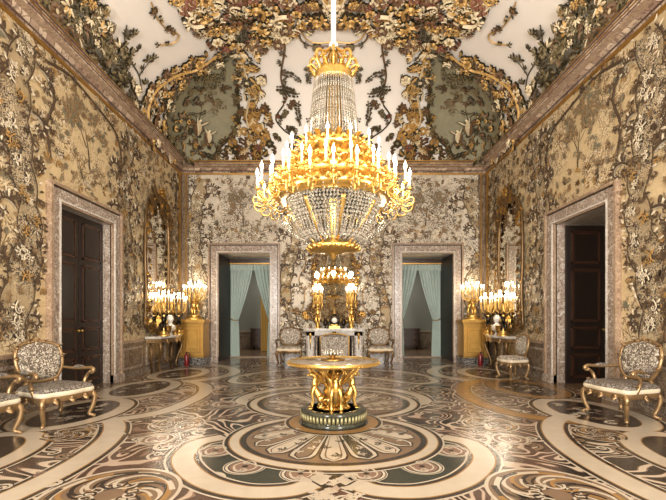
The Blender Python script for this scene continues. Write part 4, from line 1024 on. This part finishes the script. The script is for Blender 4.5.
def make_chair(name, label, cat, arms=True, mats=('silver_gilt', 'uphol', 'uphol_seat'), wf=.70, wb=.58, d=.60, hs=.36, hb=1.06, bw=.60, group=None):
    t_ = thing(name, label, cat, (0, 0, 0), 0, group); fr, up, us = (M[k] for k in mats)
    for x, y in ((-wf / 2 + .035, -d / 2 + .03), (wf / 2 - .035, -d / 2 + .03), (-wb / 2 + .03, d / 2 - .03), (wb / 2 - .03, d / 2 - .03)):
        m = MB(); cabriole(m, x, y, hs, 1 if x > 0 else -1, 1 if y > 0 else -1); m.build('leg', fr, t_)
    O = seat_outline(wf, wb, d); m = MB()
    loft(m, [(O * .985, hs - .055), (O * 1.0, hs - .05), (O * 1.015, hs), (O * 1.0, hs + .015)])
    for x, y, a in ((0, -d / 2 - .045, -PI / 2), (-.2, -d / 2 - .025, -PI / 2), (.2, -d / 2 - .025, -PI / 2), (-wf / 2, 0, PI), (wf / 2, 0, 0)):
        leafblade(m, (x, y, hs), a, .09, .05, -1.3, -.3); m.sph((x, y, hs - .02), .022, 0, seg=7, ring=5)
    m.build('seat_rail', fr, t_)
    m = MB(); loft(m, [(O * .99, hs + .01), (O * 1.025, hs + .03), (O * 1.02, hs + .062), (O * .99, hs + .07)]); m.build('fringe', M['seat_edge'], t_, label='cream fringe round the seat')
    m = MB(); loft(m, [(O * .99, hs + .06), (O * 1.0, hs + .085), (O * .93, hs + .115), (O * .75, hs + .135), (O * .4, hs + .147), (O * .1, hs + .15)]); m.build('seat', us, t_)
    # back: cartouche frame leaning backwards
    zb = hs + .16; H = hb - zb; lean = .20
    bp = lambda x, z, o_=0: (x, d / 2 - .01 + (z - zb) * lean + .10 * (x / (bw / 2)) ** 2 * -.35 + o_, z)
    out = cr([(-.17 * bw / .6, zb + .01), (-.225 * bw / .6, zb + H * .10), (-.285 * bw / .6, zb + H * .32), (-bw / 2, zb + H * .58), (-.27 * bw / .6, zb + H * .82), (-.17 * bw / .6, zb + H * .93), (-.07, zb + H * .96), (0, zb + H), (.07, zb + H * .96), (.17 * bw / .6, zb + H * .93), (.27 * bw / .6, zb + H * .82), (bw / 2, zb + H * .58), (.285 * bw / .6, zb + H * .32), (.225 * bw / .6, zb + H * .10), (.17 * bw / .6, zb + .01), (0, zb - .01)], 4, True)
    m = MB(); m.tube([bp(x, z) for x, z in out] + [bp(*out[0]), bp(*out[1])], .026, 8)
    for s_ in (-1, 1):
        m.tube([bp(s_ * .17 * bw / .6, zb + .02), (s_ * wb / 2 * .86, d / 2 - .02, hs + .02)], [.026, .032], 8)
        for k, (x, z) in enumerate(((.27, .84), (.30, .58), (.10, .97))):
            q = bp(s_ * x * bw / .6, zb + H * z, -.02); leafblade(m, q, -PI / 2 + s_ * .5, .07, .03, 1.3, .9); m.sph(q, .022, 0, seg=7, ring=5)
            m.tube([tuple(Vector(q) + Vector((s_ * .03 * math.cos(u), -.01, .03 * math.sin(u)))) for u in (0, 1, 2, 3, 4)], .009, 5)
    q = bp(0, zb + H, -.01)
    for a in (-.9, -.45, 0, .45, .9): m.tube([q, (q[0] + .05 * math.sin(a), q[1] - .01, q[2] + .05 * math.cos(a))], [.016, .005], 6)
    m.sph(q, .03, 0, 1, .7, 1, 8, 6); m.build('back_frame', fr, t_)
    m = MB(); cx, cz = 0, zb + H * .52; n = len(out)
    for s_, bul in ((-1, .055), (1, .03)):
        vs = []; 
        for q, b in ((.97, 0), (.92, .55), (.75, .85), (.45, 1), (.12, 1.05)):
            for x, z in out: vs.append(bp(cx + (x - cx) * q, cz + (z - cz) * q, s_ * bul * b))
        fs = [(i * n + k, i * n + (k + 1) % n, (i + 1) * n + (k + 1) % n, (i + 1) * n + k) for i in range(4) for k in range(n)]; fs.append(tuple(range(4 * n, 5 * n)))
        m.add(vs, fs, 0, True)
    m.build('backrest', up, t_)
    if arms:
        for s_ in (-1, 1):
            m = MB(); za = hs + .30
            P = cr([(s_ * (bw / 2 - .02), d / 2 + .05, za + .02), (s_ * (wf / 2 - .01), .10, za + .0), (s_ * (wf / 2 + .01), -.10, za + .01), (s_ * (wf / 2 + .025), -.20, za + .015), (s_ * (wf / 2 + .03), -.245, za - .015), (s_ * (wf / 2 + .025), -.22, za - .055), (s_ * (wf / 2 + .02), -.185, za - .04)], 4)
            m.tube([tuple(p) for p in P], [.02] * 6 + [.024] * 6 + [.026] * 6 + [.02] * 7, 8)
            P = cr([(s_ * (wf / 2 + .02), -.2, za - .03), (s_ * (wf / 2 + .025), -.12, za - .09), (s_ * (wf / 2), -.10, za - .18), (s_ * (wf / 2 - .01), -.15, hs + .02)], 4); m.tube([tuple(p) for p in P], [.02, .02, .021, .021, .022, .022, .023, .024, .026, .027, .028, .03, .03], 8)
            m.sph((s_ * (wf / 2 + .03), -.215, za - .025), .036, 0, .7, 1, 1); leafblade(m, (s_ * (wf / 2 + .02), -.14, hs + .1), -PI / 2, .09, .03, 1.2, 1)
            ar = m.build('arm', fr, t_)
            m = MB(); m.tube([tuple(p) for p in cr([(s_ * (wf / 2 - .0), .12, za + .012), (s_ * (wf / 2 + .005), .03, za + .022), (s_ * (wf / 2 + .01), -.08, za + .02)], 3)], [.016, .026, .03, .031, .03, .026, .016], 8); m.build('arm_pad', us, ar)
    return t_
ch1 = make_chair('armchair', 'gilt armchair with grey embroidered seat standing alone in front of the left dark doors', 'chair')
ch1.location = (-3.74, 5.50, 0); ch1.rotation_euler = (0, 0, PI / 2 - .40)
dup(ch1, (-4.10, 4.62, 0), PI / 2 - .30, 'gilt armchair cut off by the left edge of the picture, mostly out of frame')
dup(ch1, (4.02, 5.72, 0), -PI / 2 + .22, 'gilt armchair with pale scrolled arms standing by the right wall in the foreground')
chb = make_chair('armchair', 'square-backed armchair against the back wall, left of the fireplace', 'chair', True, ('frame_gilt', 'uphol_light', 'uphol_light'), .68, .58, .52, .40, 1.06, .62)
chb.location = (-1.27, 11.88, 0); chb.rotation_euler = (0, 0, 0)
dup(chb, (1.34, 11.88, 0), 0, 'square-backed armchair against the back wall, right of the fireplace')
chs = make_chair('side_chair', 'small armless chair with pale embroidered back, in front of the right console table', 'chair', False, ('silver_gilt', 'uphol_light', 'uphol_light'), .52, .44, .46, .37, .98, .42)
chs.location = (4.0, 9.15, 0); chs.rotation_euler = (0, 0, -PI / 2 - .25 + .45)

# ------------------------------------------------------------------ mirrors
def frame_mirror(name, label, out, mat_f, w=.06, loc=(0, 0, 0), rz=0, leafz=.17, crest=None, pal=(0, 1, 0, 0), dens=2):
    """out: closed outline in local x-z, glass inside, carved frame round it; front is local -y"""
    t_ = thing(name, label, 'mirror', loc, rz)
    P = cr(out, 8, True); cx, cz = P.mean(0); m = MB(); n = len(P)
    m.add([(x, -.03, z) for x, z in P] + [(cx, -.03, cz)], [(i, (i + 1) % n, n) for i in range(n)], 0)
    m.build('glass', M['mirror'], t_)
    m = MB(); m.tube([(x, -.035, z) for x, z in P] + [(P[0][0], -.035, P[0][1]), (P[1][0], -.035, P[1][1])], w, 8, 0, .8, False)
    base = m
    o_ = Orn(Plane((0, -1, 0)), .001, 1.2, .03); o_.frame((0, 0, 0), (1, 0, 0), (0, 0, 1)); o_.fn = np.array([0, -1., 0])
    for k in range(0, n, dens):
        d = P[(k + 1) % n] - P[k]; a = math.atan2(d[1], d[0]); 
        for q in range(2): o_.leaf(P[k][0], P[k][1], a + rnd.uniform(-1.6, 1.6), leafz * rnd.uniform(.6, 1.2), leafz * .2, rnd.choice(pal), 1, .03)
        if k % (dens * 3) == 0: o_.curl(P[k][0], P[k][1], a, leafz * 2.2, w * .45, rnd.choice((-1, 1)), rnd.choice(pal), None, 1, .03, True, 1.1, 14)
    for (x, z, s_, kk) in (crest or []):
        o_.motif(x, z, s_, list(pal), .05, 1.1, kk)
    V, Q, Mi = o_.arrays()
    mesh_arrays('frame', V, Q, Mi, [M['frame_gilt'], M['gold_dull']], base, t_); return t_
def arch(w, z0, z1):
    return [(-w, z0 + .3), (-w * .95, z0 + .1), (-w * .5, z0), (0, z0 + .03), (w * .5, z0), (w * .95, z0 + .1), (w, z0 + .3), (w * .92, z0 + 1.0), (w, z0 + 1.8), (w * .95, z1 - .75), (w * .8, z1 - .35), (w * .4, z1 - .08), (0, z1), (-w * .4, z1 - .08), (-w * .8, z1 - .35), (-w * .95, z1 - .75), (-w, z0 + 1.8), (-w * .92, z0 + 1.0)]
rnd.seed(31)
cst = [(x, z, .4, k) for x, z, k in ((0, 4.62, 'f'), (-.2, 4.55, 'c'), (.2, 4.55, 'c'), (-.4, 4.4, 'c'), (.4, 4.4, 'c'), (0, 4.45, 'l'), (-.62, 4.1, 'c'), (.62, 4.1, 'c'), (-.5, 3.7, 's'), (.5, 3.7, 's'), (0, 4.3, 'c'), (.1, 4.2, 's'), (-.7, 1.2, 'c'), (.7, 1.2, 'c'), (-.72, 1.5, 'l'), (.72, 1.5, 'l'))]
frame_mirror('wall_mirror', 'tall arched mirror in a dark carved frame above the left console table', arch(.72, 1.05, 4.5), 'frame_gilt', .05, (-XW + .03, 10.72, 0), PI / 2, .2, cst)
frame_mirror('wall_mirror', 'tall arched mirror in a dark carved frame above the right console table', arch(.72, 1.05, 4.5), 'frame_gilt', .05, (XW - .03, 10.68, 0), -PI / 2, .2, cst)
om = [(-.62, 1.32), (0, 1.28), (.62, 1.32), (.66, 1.7), (.60, 2.2), (.66, 2.7), (.60, 3.1), (.45, 3.38), (.2, 3.45), (0, 3.52), (-.2, 3.45), (-.45, 3.38), (-.60, 3.1), (-.66, 2.7), (-.60, 2.2), (-.66, 1.7)]
cst = [(sx * x, z, s_, k) for sx in (-1, 1) for x, z, s_, k in ((.15, 3.6, .35, 'c'), (.4, 3.5, .35, 'c'), (.6, 3.3, .3, 'l'), (.72, 1.4, .4, 'c'), (.9, 1.3, .45, 'c'), (1.05, 1.45, .35, 'c'), (.7, 1.6, .3, 'l'), (.4, 1.25, .3, 'c'), (.68, 2.9, .25, 'l'), (.70, 2.4, .2, 'l'))] + [(0, 3.65, .4, 'f')]
frame_mirror('overmantel_mirror', 'large mirror in a dark carved frame over the fireplace, reflecting the chandelier', om, 'frame_gilt', .045, (.03, YB - .05, 0), 0, .15, cst)

# ------------------------------------------------------------------ fireplace and screen
fp = thing('fireplace', 'marble chimneypiece with gilt mounts in the middle of the back wall', 'fireplace', (.03, YB, 0))
for s_ in (-1, 1):
    m = MB()
    for x0, x1, y_, mi in ((.60, .84, .22, 0), (.65, .79, .25, 1)): 
        a, b = sorted((s_ * x0, s_ * x1)); m.box(a, b, -y_, 0, .0 if mi == 0 else .18, .93 if mi == 0 else .82, mi)
    m.build('jamb', [M['marble_case'], M['marble_white']], fp)
m = MB(); m.box(-.84, .84, -.22, 0, .80, .98, 0); m.box(-.58, .58, -.25, -.22, .84, .94, 1); m.build('lintel', [M['marble_case'], M['marble_white']], fp)
m = MB(); O = [(-.91, 0), (-.91, -.26), (-.6, -.33), (0, -.36), (.6, -.33), (.91, -.26), (.91, 0)]
m.prism(O, lambda a, b: (a, b, .98), lambda a, b: (a, b, 1.03)); m.prism([(x * .97, y * .94) for x, y in O], lambda a, b: (a, b, .945), lambda a, b: (a, b, .98)); m.build('mantel_shelf', M['marble_white'], fp)
m = MB(); m.box(-.62, .62, -.04, .0, 0, .80); m.build('hearth_back', M['black'], fp)
for s_ in (-1, 1):
    m = MB(); leafblade(m, (s_ * .72, -.25, .86), -PI / 2, .14, .05, .4, 1.0); m.sph((s_ * .72, -.27, .86), .045); m.tube([(s_ * .72, -.26, .8), (s_ * .72, -.27, .6), (s_ * .72, -.255, .4)], [.035, .022, .01], 7); m.build('gilt_mount', M['gold'], fp)
    m = MB(); m.lathe([(.045, 0), (.05, .05), (.035, .08), (.04, .75), (.05, .78)], (s_ * .54, -.26, .0), 14); m.build('column', M['marble_dark'], fp)
m = MB(); leafblade(m, (0, -.26, .89), -PI / 2, .1, .08, .3, 1); m.sph((0, -.27, .89), .05, 0, 1.6); m.build('gilt_mount', M['gold'], fp)
fs_ = thing('fire_screen', 'pale embroidered fire screen in front of the hearth', 'screen', (.03, YB - .50, 0))
m = MB(); m.box(-.40, .40, -.012, .012, .16, .80); m.build('panel', M['uphol_light'], fs_)
m = MB(); m.tube([(-.42, 0, .14), (-.42, 0, .80), (-.25, 0, .86), (0, 0, .89), (.25, 0, .86), (.42, 0, .80), (.42, 0, .14), (-.42, 0, .14)], .02, 8); leafblade(m, (0, 0, .88), -PI / 2, .08, .05, 1.2, .6); m.build('frame', M['gold_dull'], fs_)
for s_ in (-1, 1): m = MB(); m.tube([(s_ * .42, 0, .15), (s_ * .42, -.03, .07), (s_ * .42, -.15, .015)], .02, 7); m.tube([(s_ * .42, 0, .15), (s_ * .42, .03, .07), (s_ * .42, .15, .015)], .02, 7); m.build('foot', M['gold_dull'], fs_)

# ------------------------------------------------------------------ small gilt figure helper, candelabra
def putto(m, x, y, z, s, a, mi=0, lift=1.0):
    R = lambda px, py, pz: (x + (px * math.cos(a) - py * math.sin(a)) * s, y + (px * math.sin(a) + py * math.cos(a)) * s, z + pz * s)
    m.tube([R(0, 0, .42), R(.02, 0, .52), R(0, 0, .64), R(0, 0, .74)], [.085 * s, .10 * s, .105 * s, .05 * s], 9, mi)
    m.sph(R(.01, 0, .86), .085 * s, mi, seg=9, ring=7); m.sph(R(.09, 0, .85), .02 * s, mi, seg=5, ring=4); m.sph(R(-.02, 0, .90), .085 * s, mi, seg=8, ring=5)
    for k in (-1, 1):
        m.tube([R(0, k * .05, .45), R(.10, k * .07, .26), R(.02, k * .07, .04), R(.09, k * .07, .02)], [.07 * s, .055 * s, .03 * s, .02 * s], 8, mi)
        m.tube([R(0, k * .10, .70), R(.06, k * .20, .70 + .08 * lift), R(.10, k * .20, .70 + .3 * lift)], [.038 * s, .03 * s, .02 * s], 7, mi); m.sph(R(.10, k * .20, .70 + .32 * lift), .026 * s, mi, seg=6, ring=4)
def candelabrum(name, label, loc, H, n, R_, fig, mat, rz=0, lights=14, levels=1, base_w=.16):
    t_ = thing(name, label, 'candelabrum', loc, rz)
    m = MB(); m.lathe([(base_w, 0), (base_w, .03), (base_w * .8, .045), (base_w * .7, .09), (base_w * .85, .11), (base_w * .5, .13)], (0, 0, 0), 16); m.build('base', M['gold'], t_)
    m = MB()
    if fig:
        for k in range(fig): a = 2 * PI * k / fig - PI / 2; putto(m, .07 * math.cos(a) if fig > 1 else 0, .07 * math.sin(a) if fig > 1 else 0, .11, H * .52, a)
        for k in range(7 * fig): a = k * 2.4; leafblade(m, (.05 * math.cos(a), .05 * math.sin(a), .12 + .05 * (k % 5)), a, .10, .03, 1.0, 1)
        m.build('figure', mat, t_)
    m = MB(); m.lathe([(.03, .12), (.02, .3), (.035, H * .5), (.018, H * .6), (.03, H * .72), (.014, H * .8)], (0, 0, 0), 10)
    for k in range(8): leafblade(m, (0, 0, H * .62), k * PI / 4, .1, .03, 1.1, 1)
    m.build('stem', M['gold'], t_)
    for lv in range(levels):
        nn = n if lv == 0 else max(3, n // 2)
        for k in range(nn):
            a = 2 * PI * k / nn + .2 + lv * .4; r = R_ * (1 - .42 * lv); z1 = H * .82 + lv * .10; m = MB(); ca, sa = math.cos(a), math.sin(a)
            P = cr([(0, 0, H * .62), (r * .4 * ca, r * .4 * sa, H * .56), (r * .9 * ca, r * .9 * sa, H * .66), (r * ca, r * sa, z1)], 4); m.tube([tuple(p) for p in P], .008, 6)
            leafblade(m, tuple(P[6]), a, .05, .018, 1, 1)
            m.lathe([(.004, 0), (.026, .006), (.03, .016), (.01, .012), (.013, .04)], (r * ca, r * sa, z1), 8); ar = m.build('candle_arm', M['gold'], t_)
            c = MB(); c.lathe([(.010, 0), (.010, .10), (.003, .105)], (r * ca, r * sa, z1 + .03), 7); c.build('candle', M['candle'], ar)
            flame_mb(r * ca, r * sa, z1 + .137, 1.15).build('flame', M['flame'], ar)
    x, y = loc[0], loc[1]
    if lights: lamp('candelabrum_light', 'POINT', (x, y, loc[2] + H * .82 + .25), lights, WARM, .06)
    return t_
# pedestal cabinets in the back corners
for sx, side in ((-1, 'left'), (1, 'right')):
    px = sx * 4.08
    t_ = thing('pedestal_cabinet', 'yellow gilt wooden pedestal cabinet in the back %s corner' % side, 'cabinet', (px, 12.08, 0))
    m = MB(); m.box(-.37, .37, -.31, .31, 0, .17, 0); m.box(-.39, .39, -.33, .31, .17, .20, 0); m.build('base', M['marble_black'], t_, label='black and white marble base')
    m = MB(); m.box(-.33, .33, -.28, .28, .20, 1.22, 0); m.box(-.35, .35, -.30, .29, .20, .26, 1); m.box(-.36, .36, -.31, .29, 1.16, 1.22, 1); m.build('body', [M['gold_yellow'], M['gold_dull']], t_)
    m = MB(); m.box(-.39, .39, -.34, .31, 1.22, 1.27, 0); m.box(-.37, .37, -.32, .30, 1.27, 1.30, 0); m.build('top', M['gold_yellow'], t_)
    m = MB(); m.box(-.25, .25, -.295, -.28, .34, 1.10, 0)
    for a, b, c, d in ((-.25, .25, .34, .36), (-.25, .25, 1.08, 1.10), (-.25, -.23, .34, 1.10), (.23, .25, .34, 1.10), (-.17, .17, .44, .455), (-.17, .17, .98, .995), (-.17, -.155, .44, .995), (.155, .17, .44, .995)): m.box(a, b, -.305, -.29, c, d, 1)
    dr = m.build('door', [M['gold_yellow'], M['gold_dull']], t_); k_ = MB(); k_.sph((.21, -.31, .7), .014, 0, seg=8); k_.build('knob', M['gold_dull'], dr)
    candelabrum('candelabrum', 'gilt figure candelabrum on the yellow pedestal cabinet in the back %s corner' % side, (px + .0, 12.06, 1.30), .98, 10, .32, 3, M['gold'], 0, 16, 2, .24)
# candelabra on the mantelpiece and the clock between
for sx, side in ((-1, 'left'), (1, 'right')):
    candelabrum('candelabrum', 'gilt candelabrum at the %s end of the fireplace mantel' % side, (.03 + sx * .50, YB - .27, 1.03), 1.25, 8, .14, 2, M['gold'], 0, 10, 2, .09)
ck = thing('mantel_clock', 'dark bronze and gilt clock in the middle of the mantel', 'clock', (.03, YB - .27, 1.03))
m = MB(); m.box(-.16, .16, -.07, .07, 0, .07); m.lathe([(.13, 0), (.14, .03), (.10, .05)], (0, 0, .07), 16, 0, 1, .5); m.build('base', M['gold'], ck)
m = MB(); m.lathe([(.001, -.05), (.10, -.05), (.11, -.03), (.11, .03), (.001, .04)], (0, 0, 0), 24).xf(Matrix.Translation((0, 0, .24)) @ Matrix.Rotation(PI / 2, 4, 'X')); m.tube([(-.1, 0, .1), (-.13, 0, .22), (-.09, 0, .36), (0, 0, .42)], .03, 7); m.tube([(.1, 0, .1), (.13, 0, .22), (.09, 0, .36), (0, 0, .42)], .03, 7); m.build('case', M['bronze'], ck)
m = MB(); m.lathe([(.001, 0), (.085, 0), (.085, .008), (.001, .010)], (0, 0, 0), 24).xf(Matrix.Translation((0, -.052, .24)) @ Matrix.Rotation(PI / 2, 4, 'X')); m.build('dial', M['bust'], ck)
m = MB(); putto(m, 0, 0, .40, .22, -PI / 2); m.build('figure', M['gold'], ck)
for sx, side in ((-1, 'left'), (1, 'right')):
    v = thing('vase', 'dark vase on the mantel just %s of the clock' % side, 'vase', (.03 + sx * .27, YB - .27, 1.03))
    m = MB(); m.lathe([(.05, 0), (.05, .015), (.02, .04), (.06, .10), (.075, .17), (.045, .24), (.035, .27), (.05, .29)], (0, 0, 0), 16); m.build('body', M['bronze'], v)
    for q in (-1, 1): m = MB(); m.tube([(q * .045, 0, .26), (q * .09, 0, .24), (q * .07, 0, .16)], .006, 6); m.build('handle', M['gold'], v)

# ------------------------------------------------------------------ console tables with what stands on them
def console(label, loc, rz):
    t_ = thing('console_table', label, 'table', loc, rz)
    O = [(-.84, -.005), (-.84, -.24), (-.70, -.34), (-.45, -.38), (-.2, -.44), (0, -.46), (.2, -.44), (.45, -.38), (.70, -.34), (.84, -.24), (.84, -.005)]
    m = MB(); m.prism(O, lambda a, b: (a, b, .86), lambda a, b: (a, b, .90)); m.prism([(x * .98, y * .97) for x, y in O], lambda a, b: (a, b, .84), lambda a, b: (a, b, .86)); m.build('marble_top', M['marble_white'], t_)
    m = MB(); m.prism([(x * .94, y * .92) for x, y in O], lambda a, b: (a, b, .74), lambda a, b: (a, b, .84))
    for x, y in ((0, -.43), (-.4, -.36), (.4, -.36)): leafblade(m, (x, y, .80), -PI / 2, .12, .07, -.8, .6); m.sph((x, y, .79), .035)
    m.build('apron', M['silver_gilt'], t_)
    for x in (-.66, .66):
        m = MB(); m.tube([tuple(p) for p in cr([(x, -.28, .76), (x * 1.06, -.33, .60), (x * .92, -.26, .34), (x * .82, -.22, .12), (x * .86, -.27, .03)], 5)], [.05] * 4 + [.042] * 5 + [.03] * 6 + [.024] * 6, 8); leafblade(m, (x, -.32, .72), -PI / 2, .14, .04, -1.1, -.2); m.build('leg', M['frame_gilt'], t_)
        m = MB(); m.tube([(x, -.06, .76), (x * .95, -.06, .4), (x * .9, -.06, .0)], [.035, .028, .022], 8); m.build('leg', M['frame_gilt'], t_)
    m = MB(); m.tube([(-.6, -.2, .16), (-.3, -.17, .24), (0, -.2, .2), (.3, -.17, .24), (.6, -.2, .16)], .022, 7); m.sph((0, -.2, .24), .06); m.build('stretcher', M['frame_gilt'], t_)
    return t_
def bust(label, loc, rz):
    t_ = thing('bust', label, 'bust', loc, rz); m = MB(); m.lathe([(.07, 0), (.075, .02), (.04, .04), (.035, .09), (.05, .10)], (0, 0, 0), 14); m.build('socle', M['marble_white'], t_)
    m = MB(); m.lathe([(.03, .09), (.10, .13), (.125, .20), (.10, .26), (.045, .29), (.04, .33), (.055, .35), (.075, .40), (.078, .45), (.05, .50), (.005, .52)], (0, 0, 0), 16, 0, 1.15, .75)
    m.sph((0, -.065, .42), .016, 0, .8, 1.2, 1.5, 6, 5); [m.sph((q * .03, -.055, .435), .010, 0, seg=6, ring=4) for q in (-1, 1)]; m.sph((0, -.058, .39), .013, 0, 1.4, .7, .6, 6, 4)
    [m.sph((q * .088, 0, .42), .015, 0, .5, .8, 1.4, 6, 4) for q in (-1, 1)]; m.sph((0, .025, .47), .078, 0, 1.05, 1, .8, 10, 6); m.sph((0, .075, .42), .035); m.build('head', M['bust'], t_)
def vase(label, loc):
    t_ = thing('vase', label, 'vase', loc); m = MB(); m.lathe([(.07, 0), (.07, .02), (.05, .04), (.085, .09), (.10, .17), (.10, .24), (.11, .25), (.10, .26), (.085, .25)], (0, 0, 0), 20, 0, 1, 1, 0, 2 * PI, 10, .02); m.build('body', M['gold_dull'], t_)
    for q in (-1, 1): m = MB(); m.tube([(q * .10, 0, .2), (q * .14, 0, .19), (q * .12, 0, .12)], .008, 6); m.build('handle', M['gold'], t_)
for sx, side in ((-1, 'left'), (1, 'right')):
    cx = sx * (XW - .09); cyy = 10.75; rz = PI / 2 if sx < 0 else -PI / 2; xx = sx * (XW - .40)
    console('bow-fronted console table with white marble top on the %s wall' % side, (cx, cyy, 0), rz)
    candelabrum('candelabrum', 'lit candelabrum with dark figure at the near end of the %s console table' % side, (xx, cyy - .48, .90), 1.02, 8, .20, 1, M['bronze'], 0, 16, 2, .12)
    candelabrum('candelabrum', 'lit candelabrum with dark figure at the far end of the %s console table' % side, (xx, cyy + .52, .90), 1.02, 8, .20, 1, M['bronze'], 0, 16, 2, .12)
    bust('small white bust in the middle of the %s console table' % side, (sx * (XW - .38), cyy - .02, .90), sx * -.9)
    vase('ribbed gilt vase between the bust and the near candelabrum on the %s console' % side, (sx * (XW - .40), cyy - .26, .90))
    vase('ribbed gilt vase between the bust and the far candelabrum on the %s console' % side, (sx * (XW - .40), cyy + .26, .90))
    t_ = thing('fire_extinguisher', 'small red fire extinguisher on the floor at the far end of the %s console' % side, 'fire extinguisher', (sx * 4.12, 11.5, 0))
    m = MB(); m.lathe([(.055, 0), (.062, .02), (.062, .28), (.045, .33), (.02, .35), (.02, .37)], (0, 0, 0), 16); m.build('cylinder', M['red'], t_)
    m = MB(); m.box(-.02, .02, -.06, .03, .36, .39); m.box(-.015, .015, -.08, .0, .38, .40); m.build('valve', M['black'], t_)
    m = MB(); m.tube([(.02, 0, .375), (.08, 0, .35), (.085, 0, .2), (.07, 0, .09)], .012, 6); m.build('hose', M['black'], t_)
